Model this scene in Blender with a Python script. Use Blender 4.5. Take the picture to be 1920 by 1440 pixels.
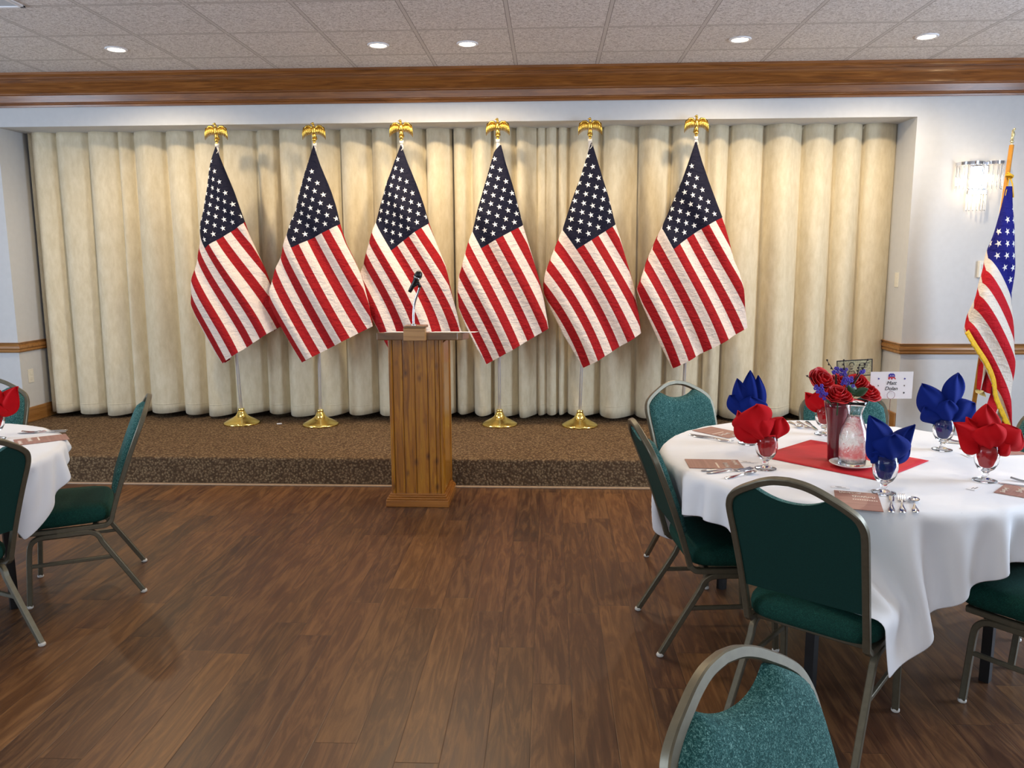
import bpy, bmesh, math, random
import numpy as np
from mathutils import Vector, Matrix
for o in list(bpy.data.objects): bpy.data.objects.remove(o)
scene = bpy.context.scene; COL = scene.collection
PI = math.pi
# ------------------------------------------------------------------ camera
CAMH = 1.56; FPX = 1500.7
yaw, pitch, roll = -0.04586, 0.15445, -0.00366
_f = Vector((math.sin(yaw)*math.cos(pitch), math.cos(yaw)*math.cos(pitch), -math.sin(pitch)))
_r0 = Vector((math.cos(yaw), -math.sin(yaw), 0)); _u0 = _r0.cross(_f)
_r = _r0*math.cos(roll)+_u0*math.sin(roll); _u = _u0*math.cos(roll)-_r0*math.sin(roll)
cam = bpy.data.cameras.new('camera'); camo = bpy.data.objects.new('camera', cam); COL.objects.link(camo)
camo.matrix_world = Matrix(((_r.x,_u.x,-_f.x,0),(_r.y,_u.y,-_f.y,0),(_r.z,_u.z,-_f.z,CAMH),(0,0,0,1)))
cam.sensor_width = 36; cam.lens = FPX/1920*36; cam.clip_start = .05
scene.camera = camo
def at(x, y, Y):      # photo measurement -> point of the plane at depth Y
    d = _f+_r*((x-960)/FPX)-_u*((y-720)/FPX)
    return Vector((d.x/d.y*Y, Y, CAMH+d.z/d.y*Y))
# ------------------------------------------------------------------ view, world, light
scene.view_settings.view_transform = 'Standard'; scene.view_settings.look = 'None'
scene.view_settings.exposure = 0.2; scene.view_settings.gamma = 1; scene.view_settings.use_curve_mapping = False
w = bpy.data.worlds.new('world'); scene.world = w; w.use_nodes = True
w.node_tree.nodes['Background'].inputs[0].default_value = (.75,.82,1,1); w.node_tree.nodes['Background'].inputs[1].default_value = .12
def area(name, loc, target, sx, sy, power, col):
    l = bpy.data.lights.new(name, 'AREA'); l.shape = 'RECTANGLE'; l.size = sx; l.size_y = sy; l.energy = power; l.color = col
    o = bpy.data.objects.new(name, l); COL.objects.link(o); o.location = loc
    o.rotation_euler = (Vector(target)-Vector(loc)).to_track_quat('-Z', 'Z').to_euler(); return o
area('daylight_right_window', (5.05,2.9,1.75), (0,2.6,1.2), 3.6, 1.7, 270, (.66,.80,1))
area('daylight_left_window', (-6.4,2.2,1.8), (0,3.2,1.3), 3.2, 1.6, 190, (.66,.80,1))
area('daylight_rear_window', (-.5,-4.3,1.9), (0,3,1.4), 7, 1.8, 110, (.80,.88,1))
ROOM_LAMPS = 68
# ------------------------------------------------------------------ materials
def S(r, g, b):
    f = lambda c: (c/255/12.92) if c/255 <= .04045 else ((c/255+.055)/1.055)**2.4
    return (f(r), f(g), f(b), 1)
class NT:
    def __init__(s, name):
        s.m = bpy.data.materials.new(name); s.m.use_nodes = True; s.t = s.m.node_tree; s.n = s.t.nodes; s.b = s.n['Principled BSDF']
    def node(s, typ, **kw):
        n = s.n.new(typ)
        for k, v in kw.items(): setattr(n, k, v)
        return n
    def link(s, a, b): s.t.links.new(a, b)
    def setin(s, inp, v):
        if isinstance(v, bpy.types.NodeSocket): s.link(v, inp)
        else: inp.default_value = v
    def math(s, op, a, b=0., c=0., clamp=False):
        n = s.node('ShaderNodeMath', operation=op, use_clamp=clamp)
        s.setin(n.inputs[0], a); s.setin(n.inputs[1], b)
        if op in ('MULTIPLY_ADD','COMPARE','SMOOTH_MIN'): s.setin(n.inputs[2], c)
        return n.outputs[0]
    def mix(s, fac, a, b, typ='MIX'):
        n = s.node('ShaderNodeMix', data_type='RGBA', blend_type=typ); s.setin(n.inputs[0], fac); s.setin(n.inputs[6], a); s.setin(n.inputs[7], b); return n.outputs[2]
    def coord(s, kind='Object'): return s.node('ShaderNodeTexCoord').outputs[kind]
    def mapping(s, vec, scale=(1,1,1), loc=(0,0,0)):
        n = s.node('ShaderNodeMapping'); s.link(vec, n.inputs[0]); n.inputs['Scale'].default_value = scale; n.inputs['Location'].default_value = loc; return n.outputs[0]
    def noise(s, vec, scale, detail=3, rough=.5, dist=0):
        n = s.node('ShaderNodeTexNoise'); s.link(vec, n.inputs[0]); n.inputs['Scale'].default_value = scale; n.inputs['Detail'].default_value = detail
        n.inputs['Roughness'].default_value = rough; n.inputs['Distortion'].default_value = dist; return n.outputs[0]
    def ramp(s, fac, stops):
        n = s.node('ShaderNodeValToRGB'); s.setin(n.inputs[0], fac); e = n.color_ramp.elements
        while len(e) < len(stops): e.new(.5)
        for i, (p, c) in enumerate(stops): e[i].position = p; e[i].color = c
        return n.outputs[0]
    def bump(s, h, strength=.3, dist=.01):
        n = s.node('ShaderNodeBump'); s.link(h, n.inputs['Height']); n.inputs['Strength'].default_value = strength; n.inputs['Distance'].default_value = dist
        s.link(n.outputs[0], s.b.inputs['Normal'])
    def xyz(s, v):
        n = s.node('ShaderNodeSeparateXYZ'); s.link(v, n.inputs[0]); return n.outputs
    def comb(s, x, y, z=0.):
        n = s.node('ShaderNodeCombineXYZ'); s.setin(n.inputs[0], x); s.setin(n.inputs[1], y); s.setin(n.inputs[2], z); return n.outputs[0]
    def white(s, v):
        n = s.node('ShaderNodeTexWhiteNoise', noise_dimensions='2D'); s.link(v, n.inputs['Vector']); return n.outputs
def plain(name, col, rough=.5, metal=0, spec=.5, var=0, scale=20, bump=0, bscale=60, bdist=.002, coat=0, sheen=0):
    k = NT(name); k.b.inputs['Roughness'].default_value = rough; k.b.inputs['Metallic'].default_value = metal
    k.b.inputs['Specular IOR Level'].default_value = spec; k.b.inputs['Coat Weight'].default_value = coat; k.b.inputs['Sheen Weight'].default_value = sheen
    co = k.coord()
    n = k.noise(co, scale, 3)
    dk = tuple(c*(1-var) for c in col[:3])+(1,); lt = tuple(min(1,c*(1+var)) for c in col[:3])+(1,)
    k.link(k.ramp(n, [(.3,dk),(.7,lt)]), k.b.inputs['Base Color'])
    if bump: k.bump(k.noise(co, bscale, 4), bump, bdist)
    return k.m
M = {}
M['wall'] = plain('wall_paint', S(202,203,203), .7, var=.02, bump=.05, bscale=200)
M['recess'] = plain('blue_recess_wall', S(38,70,135), .8, var=.1)
M['black'] = plain('black_steel', S(14,14,15), .45, var=.1)
M['steel'] = plain('cutlery_steel', S(215,215,218), .18, 1, var=.03)
M['chrome'] = plain('chrome', S(225,225,228), .12, 1, var=.02)
M['polegrey'] = plain('aluminium_pole', S(225,223,226), .35, .3, var=.03)
M['white_collar'] = plain('white_canvas_header', S(236,228,212), .7, var=.04)
M['gold'] = plain('polished_gold', S(228,190,92), .27, 1, var=.15, scale=60, bump=.5, bscale=260, bdist=.002)
M['brass'] = plain('brass_base', S(250,226,136), .17, 1, var=.05, bump=.25, bscale=45, bdist=.004)
M['palegold'] = plain('pale_gilt', S(225,215,170), .3, .8, var=.1)
M['frame'] = plain('taupe_bronze_frame', S(103,98,82), .38, .55, var=.08, scale=60)
M['glide'] = plain('nylon_glide', S(205,203,196), .4, var=.03)
M['plastic'] = plain('ivory_plastic', S(226,222,208), .4, var=.02)
M['white'] = plain('white_paper', S(238,236,236), .6, var=.01)
M['china'] = plain('white_china', S(240,238,232), .15, var=.01, coat=.3)
M['napkinred'] = plain('red_napkin_linen', S(176,8,18), .85, var=.08, bump=.25, bscale=300, bdist=.001, spec=.15)
M['napkinblue'] = plain('blue_napkin_linen', S(6,30,108), .85, var=.08, bump=.25, bscale=300, bdist=.001, spec=.15)
M['runner'] = plain('red_table_square', S(196,14,32), .75, var=.05, bump=.3, bscale=7, bdist=.006)
M['linen'] = plain('white_table_linen', S(232,233,236), .75, var=.015, scale=4, bump=.22, bscale=5, bdist=.012, sheen=.1)
M['greenback'] = plain('dark_green_chair_back', S(10,50,44), .85, var=.15, scale=300, sheen=.0, spec=.25)
M['micblack'] = plain('microphone_black', S(18,18,20), .35, var=.05)
M['rose'] = plain('red_rose_petals', S(190,14,20), .55, var=.35, scale=25)
M['purple'] = plain('purple_blossom', S(72,52,165), .6, var=.25, scale=80)
M['leaf'] = plain('dark_leaf', S(24,66,28), .45, var=.2)
M['twig'] = plain('dark_twig', S(38,24,22), .7, var=.2)
M['cord'] = plain('gold_cord', S(222,170,20), .5, var=.25, scale=250)
M['fringe'] = plain('gold_fringe', S(232,180,22), .6, var=.3, scale=300, bump=.8, bscale=400)
M['fringepale'] = plain('pale_fringe', S(214,196,130), .6, var=.25, scale=300)
M['ink'] = plain('dark_ink', S(28,28,40), .6); M['inkred'] = plain('red_ink', S(190,25,45), .6); M['inkblue'] = plain('blue_ink', S(42,42,150), .6)
M['cream'] = plain('cream_ink', S(238,222,205), .6)
M['poleoak'] = plain('oak_pole', S(190,132,52), .4, var=.15, scale=30)
M['trimline'] = plain('floor_reducer_strip', S(168,140,112), .4, var=.1, scale=30)
M['boxwood'] = None
def glass(name, col=(1,1,1,1), rough=0., ior=1.45):
    k = NT(name); k.b.inputs['Base Color'].default_value = col; k.b.inputs['Transmission Weight'].default_value = 1; k.b.inputs['Roughness'].default_value = rough; k.b.inputs['IOR'].default_value = ior
    return k.m
M['glass'] = glass('clear_glass'); M['water'] = glass('ice_water', (1,1,1,1), 0, 1.33); M['redglass'] = plain('deep_red_vase_glass', S(104,16,30), .12, var=.1, coat=.5)
M['crystal'] = glass('crystal_rod', (1,1,1,1), .02, 1.5)
def emit(name, col, strength):
    k = NT(name); k.b.inputs['Base Color'].default_value = col; k.b.inputs['Emission Color'].default_value = col; k.b.inputs['Emission Strength'].default_value = strength; return k.m
M['bulb'] = emit('downlight_bulb', (1,.86,.62,1), 14); M['candle'] = emit('sconce_bulb', (1,.78,.45,1), 10)
M['lens'] = plain('prismatic_lens', S(196,204,212), .5, var=.05)
# stained wood with grain along one axis
def wood(name, dark, mid, light, axis=0, rough=.35, coat=.4, scale=1., knots=False, planks=None, bump=.1):
    k = NT(name); co = k.coord(); sc = [22,22,22]; sc[axis] = 1.6
    v = k.mapping(co, tuple(s*scale for s in sc)); n = k.noise(v, 1.6, 5, .6, 1.2)
    c = k.ramp(n, [(.28,dark),(.5,mid),(.75,light)])
    big = k.noise(k.mapping(co, tuple((1.2 if i == axis else 4)*scale for i in range(3))), 1., 2)
    c = k.mix(k.math('MULTIPLY', big, .5), c, dark)
    if knots:
        vo = k.node('ShaderNodeTexVoronoi'); k.link(k.mapping(co, (15,15,8)), vo.inputs[0]); vo.inputs['Scale'].default_value = 1.; vo.inputs['Randomness'].default_value = 1
        kd = k.math('SUBTRACT', 1., k.math('MULTIPLY', vo.outputs['Distance'], 3.6), clamp=True)
        c = k.mix(k.math('MULTIPLY', k.math('ADD', kd, k.math('MULTIPLY', k.math('GREATER_THAN', n, .66), .35), clamp=True), .9), c, S(58,22,6))
    k.link(c, k.b.inputs['Base Color']); k.b.inputs['Roughness'].default_value = rough; k.b.inputs['Coat Weight'].default_value = coat; k.b.inputs['Coat Roughness'].default_value = .15
    k.bump(n, bump, .003); return k.m
M['crown'] = wood('cherry_crown_wood', S(98,56,22), S(142,86,36), S(176,116,58), 0, .36, .3)
M['oaktrim'] = wood('oak_trim_x', S(128,84,38), S(168,118,62), S(190,142,84), 0, .4, .3)
M['oaktrimy'] = wood('oak_trim_y', S(128,84,38), S(168,118,62), S(190,142,84), 1, .4, .3)
M['pine'] = wood('knotty_pine', S(106,60,6), S(168,104,10), S(204,144,30), 2, .32, .5, knots=True)
M['pinebase'] = wood('pine_base_moulding', S(118,66,18), S(158,98,32), S(180,116,44), 0, .32, .5)
M['lecttop'] = wood('walnut_stained_top', S(92,62,34), S(124,88,50), S(142,104,62), 0, .35, .3)
M['boxwood'] = wood('light_oak_box', S(150,105,58), S(184,136,82), S(200,154,98), 0, .4, .2)
M['program'] = wood('brown_printed_program', S(140,98,88), S(168,122,108), S(186,142,128), 0, .55, 0, bump=0)
# floor: long planks running away from the camera
def floor_mat():
    k = NT('dark_plank_floor'); X, Y, Z = k.xyz(k.coord()); W = .142; L = 1.24
    fx = k.math('DIVIDE', k.math('ADD', X, .054), W); ix = k.math('FLOOR', fx)
    r0 = k.white(k.comb(ix, 3.7))[0]
    fy = k.math('ADD', k.math('DIVIDE', Y, L), k.math('MULTIPLY', r0, 7.3)); iy = k.math('FLOOR', fy)
    rnd = k.white(k.comb(ix, iy)); rv = rnd[0]
    off = k.math('MULTIPLY', rv, 40.)
    g = k.comb(k.math('MULTIPLY_ADD', X, 1., off), Y, off)
    n1 = k.noise(k.mapping(g, (13,1.5,1)), 1.5, 6, .62, 1.8)
    n2 = k.noise(k.mapping(g, (5,1.3,1)), 1.3, 3, .5, .8)
    n3 = k.noise(k.mapping(g, (75,2.4,1)), 1.5, 3, .6, .3)
    base = k.ramp(n1, [(.32,S(42,27,20)),(.46,S(98,66,42)),(.62,S(168,122,76))])
    tone = k.ramp(rv, [(0,S(48,34,29)),(.22,S(108,74,46)),(.45,S(80,52,40)),(.68,S(128,88,50)),(.85,S(96,62,44)),(1,S(46,38,33))])
    c = k.mix(.62, base, tone); c = k.mix(k.math('MULTIPLY', n2, .4), c, S(72,44,28)); c = k.mix(k.math('MULTIPLY', k.math('POWER', n3, 2.), .75), c, S(46,28,19))
    ex = k.math('FRACT', fx); ex = k.math('MINIMUM', ex, k.math('SUBTRACT', 1., ex)); ex = k.math('MULTIPLY', ex, W)
    ey = k.math('FRACT', fy); ey = k.math('MINIMUM', ey, k.math('SUBTRACT', 1., ey)); ey = k.math('MULTIPLY', ey, L)
    e = k.math('MINIMUM', ex, ey); seam = k.math('SUBTRACT', 1., k.math('DIVIDE', e, .0022), clamp=True)
    c = k.mix(k.math('MULTIPLY', seam, .6), c, S(30,17,11))
    k.link(c, k.b.inputs['Base Color'])
    k.link(k.math('MULTIPLY_ADD', n1, .2, .3), k.b.inputs['Roughness']); k.b.inputs['Specular IOR Level'].default_value = .32
    h = k.math('SUBTRACT', k.math('MULTIPLY_ADD', n1, .5, k.math('MULTIPLY', n2, .5)), seam)
    k.bump(h, .18, .004); return k.m
M['floor'] = floor_mat()
def ceiling_mat():
    k = NT('acoustic_ceiling_tiles'); co = k.coord(); X, Y, Z = k.xyz(co); T = .6096
    def edge(c, o):
        a = k.math('FRACT', k.math('DIVIDE', k.math('SUBTRACT', c, o), T)); a = k.math('MINIMUM', a, k.math('SUBTRACT', 1., a)); return k.math('MULTIPLY', a, T)
    e = k.math('MINIMUM', edge(X, -.2515), edge(Y, 5.9755))
    bar = k.math('LESS_THAN', e, .0115); gap = k.math('LESS_THAN', k.math('ABSOLUTE', k.math('SUBTRACT', e, .0125)), .0022)
    vo = k.noise(k.mapping(co, (1,1,1)), 62, 2, .8, .8); v2 = k.noise(co, 150, 2, .7)
    tex = k.math('ADD', k.math('MULTIPLY', vo, .75), k.math('MULTIPLY', v2, .35))
    tile = k.ramp(tex, [(.4,S(174,166,160)),(.52,S(214,208,203)),(.64,S(240,236,232))])
    ti = k.white(k.comb(k.math('FLOOR', k.math('DIVIDE', k.math('ADD', X, .2515), T)), k.math('FLOOR', k.math('DIVIDE', k.math('SUBTRACT', Y, 5.9755), T))))[0]
    tile = k.mix(k.math('MULTIPLY', ti, .12), tile, S(180,170,160))
    c = k.mix(bar, tile, S(206,200,194)); c = k.mix(k.math('MULTIPLY', gap, .7), c, S(110,100,92))
    k.link(c, k.b.inputs['Base Color']); k.b.inputs['Roughness'].default_value = .9
    h = k.math('MULTIPLY', tex, k.math('SUBTRACT', 1., bar)); h = k.math('SUBTRACT', h, gap); k.bump(h, .6, .006); return k.m
M['ceiling'] = ceiling_mat()
def carpet_mat():
    k = NT('brown_loop_carpet'); co = k.coord()
    vo = k.node('ShaderNodeTexVoronoi'); k.link(k.mapping(co, (1,1,1)), vo.inputs[0]); vo.inputs['Scale'].default_value = 62
    n = k.noise(co, 90, 3, .7); n2 = k.noise(co, 9, 2)
    a = k.math('MULTIPLY_ADD', n, .8, k.math('MULTIPLY', vo.outputs['Distance'], .9))
    c = k.ramp(a, [(.40,S(160,137,104)),(.70,S(122,100,74)),(1.,S(80,63,46))])
    c = k.mix(k.math('MULTIPLY', n2, .25), c, S(120,92,70))
    k.link(c, k.b.inputs['Base Color']); k.b.inputs['Roughness'].default_value = .95; k.b.inputs['Specular IOR Level'].default_value = .1
    k.bump(a, .9, .008); return k.m
M['carpet'] = carpet_mat()
def curtain_mat():
    k = NT('cream_linen_curtain'); co = k.coord()
    n = k.noise(k.mapping(co, (1,1,.35)), 26, 5, .65); big = k.noise(k.mapping(co, (1.,1,.4)), 3, 2); th = k.noise(k.mapping(co, (8,8,160)), 3, 2)
    c = k.ramp(n, [(.3,S(204,190,158)),(.65,S(222,210,182))]); c = k.mix(k.math('MULTIPLY', big, .25), c, S(200,184,148))
    k.link(c, k.b.inputs['Base Color']); k.b.inputs['Roughness'].default_value = .85; k.b.inputs['Sheen Weight'].default_value = .15
    k.bump(k.math('ADD', n, k.math('MULTIPLY', th, .5)), .18, .004); return k.m
M['curtain'] = curtain_mat()
def fabric_mat():
    k = NT('speckled_teal_upholstery'); co = k.coord()
    n = k.noise(co, 170, 2, .8, 2.); n2 = k.noise(co, 60, 2)
    c = k.ramp(n, [(.40,S(18,62,62)),(.54,S(48,100,98)),(.68,S(124,168,162))]); c = k.mix(k.math('MULTIPLY', n2, .3), c, S(10,52,48))
    k.link(c, k.b.inputs['Base Color']); k.b.inputs['Roughness'].default_value = .85; k.b.inputs['Specular IOR Level'].default_value = .25
    k.bump(n, .35, .002); return k.m
M['fabric'] = fabric_mat()
def seat_mat():
    k = NT('dark_green_seat_upholstery'); co = k.coord(); n = k.noise(co, 170, 2, .8, 2.)
    k.link(k.ramp(n, [(.42,S(4,48,40)),(.6,S(12,66,56)),(.75,S(34,88,76))]), k.b.inputs['Base Color']); k.b.inputs['Roughness'].default_value = .85; k.b.inputs['Specular IOR Level'].default_value = .25
    k.bump(n, .35, .002); return k.m
M['seat'] = seat_mat()
def flag_mat(name, navy, red, white):       # UV.x runs along the fly, UV.y from the top stripe down
    k = NT(name); uv = k.node('ShaderNodeUVMap').outputs[0]; U, V, _ = k.xyz(uv)
    st = k.math('MODULO', k.math('FLOOR', k.math('MULTIPLY', V, 13.)), 2.); st = k.math('ABSOLUTE', st)
    c = k.mix(st, red, white)
    incan = k.math('MULTIPLY', k.math('LESS_THAN', U, .4), k.math('LESS_THAN', V, 7/13))
    gx = k.math('MULTIPLY', U, 12/.4); gy = k.math('MULTIPLY', V, 10*13/7)
    masks = []
    for o in (0., 1.):
        def cell(a):
            h = k.math('MULTIPLY', k.math('ADD', a, o), .5); return k.math('MULTIPLY', k.math('SUBTRACT', k.math('FRACT', k.math('ADD', h, .5)), .5), 2.)
        dx = k.math('MULTIPLY', cell(gx), .0508); dy = k.math('MULTIPLY', cell(gy), .04923)   # metres from the star centre
        # star's top points to the top edge of the flag (-V)
        ang = k.math('ARCTAN2', dx, k.math('MULTIPLY', dy, -1.)); r = k.math('SQRT', k.math('ADD', k.math('MULTIPLY', dx, dx), k.math('MULTIPLY', dy, dy)))
        sec = 2*PI/5
        a = k.math('ABSOLUTE', k.math('MULTIPLY', k.math('SUBTRACT', k.math('FRACT', k.math('ADD', k.math('DIVIDE', ang, sec), .5)), .5), sec))
        R1 = .0235; R2 = R1*.382; p2 = (R2*math.cos(PI/5), R2*math.sin(PI/5)); ex, ey = p2[0]-R1, p2[1]; nx, ny = ey, -ex; ln = math.hypot(nx, ny); nx /= ln; ny /= ln
        d = k.math('MULTIPLY', r, k.math('ADD', k.math('MULTIPLY', k.math('COSINE', a), nx), k.math('MULTIPLY', k.math('SINE', a), ny)))
        masks.append(k.math('LESS_THAN', d, R1*nx))
    star = k.math('MAXIMUM', masks[0], masks[1])
    star = k.math('MULTIPLY', star, k.math('MULTIPLY', k.math('LESS_THAN', gx, 11.6), k.math('LESS_THAN', gy, 9.5)))
    star = k.math('MULTIPLY', star, k.math('MULTIPLY', k.math('GREATER_THAN', gx, .4), k.math('GREATER_THAN', gy, .5)))
    c = k.mix(incan, c, k.mix(star, navy, S(238,236,232)))
    k.link(c, k.b.inputs['Base Color']); k.b.inputs['Roughness'].default_value = .75; k.b.inputs['Specular IOR Level'].default_value = .25
    co = k.coord(); k.bump(k.math('ADD', k.noise(k.mapping(co, (1,1,2.4)), 14, 5, .6, .6), k.math('MULTIPLY', k.noise(k.mapping(co,(3,3,1)), 30, 3), .3)), .8, .016)
    return k.m
M['flag'] = flag_mat('star_spangled_nylon', S(12,13,36), S(156,14,20), S(232,214,200))
M['flagblue'] = flag_mat('star_spangled_nylon_bright', S(22,24,118), S(190,22,36), S(226,214,200))
# ------------------------------------------------------------------ mesh helpers
class MB:
    def __init__(s): s.v = []; s.f = []; s.mi = []; s.uv = {}
    def add(s, vs, fs, mi=0):
        b = len(s.v); s.v += [tuple(v) for v in vs]; s.f += [tuple(i+b for i in f) for f in fs]; s.mi += [mi]*len(fs); return b
    def box(s, x0, x1, y0, y1, z0, z1, mi=0):
        s.add([(x0,y0,z0),(x1,y0,z0),(x1,y1,z0),(x0,y1,z0),(x0,y0,z1),(x1,y0,z1),(x1,y1,z1),(x0,y1,z1)], [(0,3,2,1),(4,5,6,7),(0,1,5,4),(1,2,6,5),(2,3,7,6),(3,0,4,7)], mi)
    def lathe(s, prof, seg=24, c=(0,0,0), mi=0, sx=1, sy=1, ax=None):
        vs = []; fs = []; n = len(prof)
        for i in range(seg):
            a = 2*PI*i/seg
            for r, z in prof: vs.append((c[0]+r*math.cos(a)*sx, c[1]+r*math.sin(a)*sy, c[2]+z))
        for i in range(seg):
            j = (i+1) % seg
            for k in range(n-1): fs.append((i*n+k, j*n+k, j*n+k+1, i*n+k+1))
        if prof[0][0] > 1e-6: fs.append(tuple(i*n for i in reversed(range(seg))))
        if prof[-1][0] > 1e-6: fs.append(tuple(i*n+n-1 for i in range(seg)))
        s.add(vs, fs, mi)
    def sweep(s, path, prof, binormal=None, mi=0, scales=None, closed=False):   # prof: 2D points (along normal, along binormal)
        P = [Vector(p) for p in path]; n = len(P); m = len(prof); vs = []; fs = []
        b = Vector(binormal).normalized() if binormal is not None else None; prevN = None
        for i, p in enumerate(P):
            t = (P[(i+1) % n]-P[i-1]) if (closed or 0 < i < n-1) else (P[1]-P[0] if i == 0 else P[-1]-P[-2])
            t.normalize()
            if b is not None: N = b.cross(t).normalized(); B = t.cross(N).normalized()
            else:
                if prevN is None: prevN = Vector((0,0,1)) if abs(t.z) < .9 else Vector((1,0,0))
                N = (prevN-t*prevN.dot(t)).normalized(); B = t.cross(N); prevN = N
            sc = scales[i] if scales else 1
            for u, v in prof: vs.append(p+N*u*sc+B*v*sc)
        for i in range(n if closed else n-1):
            for k in range(m):
                fs.append((i*m+k, i*m+(k+1) % m, ((i+1) % n)*m+(k+1) % m, ((i+1) % n)*m+k))
        if not closed: fs.append(tuple(reversed(range(m)))); fs.append(tuple((n-1)*m+k for k in range(m)))
        s.add(vs, fs, mi)
    def tube(s, path, r, seg=10, mi=0, scales=None, closed=False):
        s.sweep(path, [(r*math.cos(2*PI*i/seg), r*math.sin(2*PI*i/seg)) for i in range(seg)], mi=mi, scales=scales, closed=closed)
    def ball(s, c, rx, ry, rz, seg=14, rings=9, mi=0, rot=None):
        vs = []; fs = []
        for i in range(rings+1):
            a = PI*i/rings
            for j in range(seg):
                t = 2*PI*j/seg; v = Vector((rx*math.sin(a)*math.cos(t), ry*math.sin(a)*math.sin(t), -rz*math.cos(a)))
                if rot: v = rot @ v
                vs.append(Vector(c)+v)
        for i in range(rings):
            for j in range(seg): fs.append((i*seg+j, i*seg+(j+1) % seg, (i+1)*seg+(j+1) % seg, (i+1)*seg+j))
        s.add(vs, fs, mi)
    def grid(s, fn, nu, nv, mi=0, uvf=None):
        vs = [fn(i/nu, j/nv) for j in range(nv+1) for i in range(nu+1)]; w = nu+1
        b = s.add(vs, [(j*w+i, j*w+i+1, (j+1)*w+i+1, (j+1)*w+i) for j in range(nv) for i in range(nu)], mi)
        if uvf:
            for j in range(nv+1):
                for i in range(nu+1): s.uv[b+j*w+i] = uvf(i/nu, j/nv)
        return b
    def build(s, name, mats, parent=None, smooth=False, bevel=0, subsurf=0, solid=0, loc=None, angle=None):
        me = bpy.data.meshes.new(name); me.from_pydata([tuple(v) for v in s.v], [], s.f)
        if not isinstance(mats, (list, tuple)): mats = [mats]
        for m in mats: me.materials.append(m)
        for i, p in enumerate(me.polygons): p.material_index = s.mi[i]; p.use_smooth = smooth
        if s.uv:
            uvl = me.uv_layers.new(name='UVMap')
            for l in me.loops: uvl.data[l.index].uv = s.uv.get(l.vertex_index, (0,0))
        bm = bmesh.new(); bm.from_mesh(me)
        if not s.uv: bmesh.ops.remove_doubles(bm, verts=bm.verts, dist=1e-5)
        if not s.uv: bmesh.ops.recalc_face_normals(bm, faces=bm.faces)
        bm.to_mesh(me); bm.free()
        if angle: me.set_sharp_from_angle(angle=math.radians(angle))
        o = bpy.data.objects.new(name, me); COL.objects.link(o)
        if loc: o.location = loc
        if parent: o.parent = parent
        if solid: md = o.modifiers.new('solid', 'SOLIDIFY'); md.thickness = solid; md.offset = 0
        if bevel: md = o.modifiers.new('bevel', 'BEVEL'); md.width = bevel; md.segments = 2; md.limit_method = 'ANGLE'; md.angle_limit = math.radians(40)
        if subsurf: md = o.modifiers.new('sub', 'SUBSURF'); md.levels = subsurf; md.render_levels = subsurf
        return o
def tag(o, label, cat, group=None):
    o['label'] = label; o['category'] = cat
    if group: o['group'] = group
    return o
def thing(name, loc, rz, label, cat, group=None):
    o = bpy.data.objects.new(name, None); COL.objects.link(o); o.location = loc; o.rotation_euler = (0,0,rz); o.empty_display_size = .1
    return tag(o, label, cat, group)
def struct(o): o['kind'] = 'structure'; return o
def dup(root, loc, rz, label, group=None):
    def cp(o, par):
        c = o.copy(); COL.objects.link(c)
        if par: c.parent = par
        for ch in o.children: cp(ch, c)
        return c
    r = cp(root, None); r.location = loc; r.rotation_euler = (0,0,rz); r['label'] = label
    if group: r['group'] = group
    return r
def catmull(P, n=6):
    P = [Vector(p) for p in P]; out = []
    for i in range(len(P)-1):
        a = P[max(i-1,0)]; b = P[i]; c = P[i+1]; d = P[min(i+2,len(P)-1)]
        for k in range(n):
            t = k/n; out.append(.5*((2*b)+(c-a)*t+(2*a-5*b+4*c-d)*t*t+(3*b-a-3*c+d)*t**3))
    out.append(P[-1]); return out
def text_mesh(body, size, mat, name, shear=0., align='CENTER', extrude=.0004, sx=1.):
    cu = bpy.data.curves.new(name, 'FONT'); cu.body = body; cu.size = size; cu.align_x = align; cu.align_y = 'CENTER'; cu.extrude = extrude; cu.shear = shear
    to = bpy.data.objects.new(name, cu); COL.objects.link(to)
    me = bpy.data.meshes.new_from_object(to.evaluated_get(bpy.context.evaluated_depsgraph_get())); bpy.data.objects.remove(to)
    me.materials.clear(); me.materials.append(mat); me.name = name
    o = bpy.data.objects.new(name, me); COL.objects.link(o); o.scale = (sx,1,1); return o
# ------------------------------------------------------------------ the room
WY = 6.5; CZ = 3.0093; JL = -4.45; JR = 2.815; HZ = 2.628; SZ = .195; SF = 5.37
RX0, RX1, RY0 = -6.6, 5.2, -4.5
m = MB(); m.box(RX0, RX1, RY0, 7.3, -.1, 0); struct(m.build('floor', M['floor']))
m = MB(); m.box(RX0, RX1, RY0, 7.3, CZ, CZ+.1); struct(m.build('ceiling', M['ceiling']))
m = MB(); m.box(RX0, JL, WY, 7.25, 0, CZ); m.box(JR, RX1, WY, 7.25, 0, CZ); m.box(JL, JR, WY, 7.25, HZ, CZ); m.box(JL, JR, 7.15, 7.25, 0, HZ, 1)
struct(m.build('wall_back', [M['wall'], M['recess']]))
m = MB(); m.box(RX0-.1, RX0, RY0, 7.3, 0, CZ); struct(m.build('wall_left', M['wall']))
m = MB(); m.box(RX1, RX1+.1, RY0, 7.3, 0, CZ); struct(m.build('wall_right', M['wall']))
m = MB(); m.box(RX0, RX1, RY0-.1, RY0, 0, CZ); struct(m.build('wall_front', M['wall']))
# stage, carpeted, with the strip where it meets the floor
m = MB(); m.box(JL+.001, JR-.001, SF, 7.14, 0, SZ); struct(m.build('stage', M['carpet'], bevel=.012))
m = MB(); m.box(JL, JR, SF-.035, SF, 0, .012); struct(m.build('trim_1', M['trimline'], bevel=.004))
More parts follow.
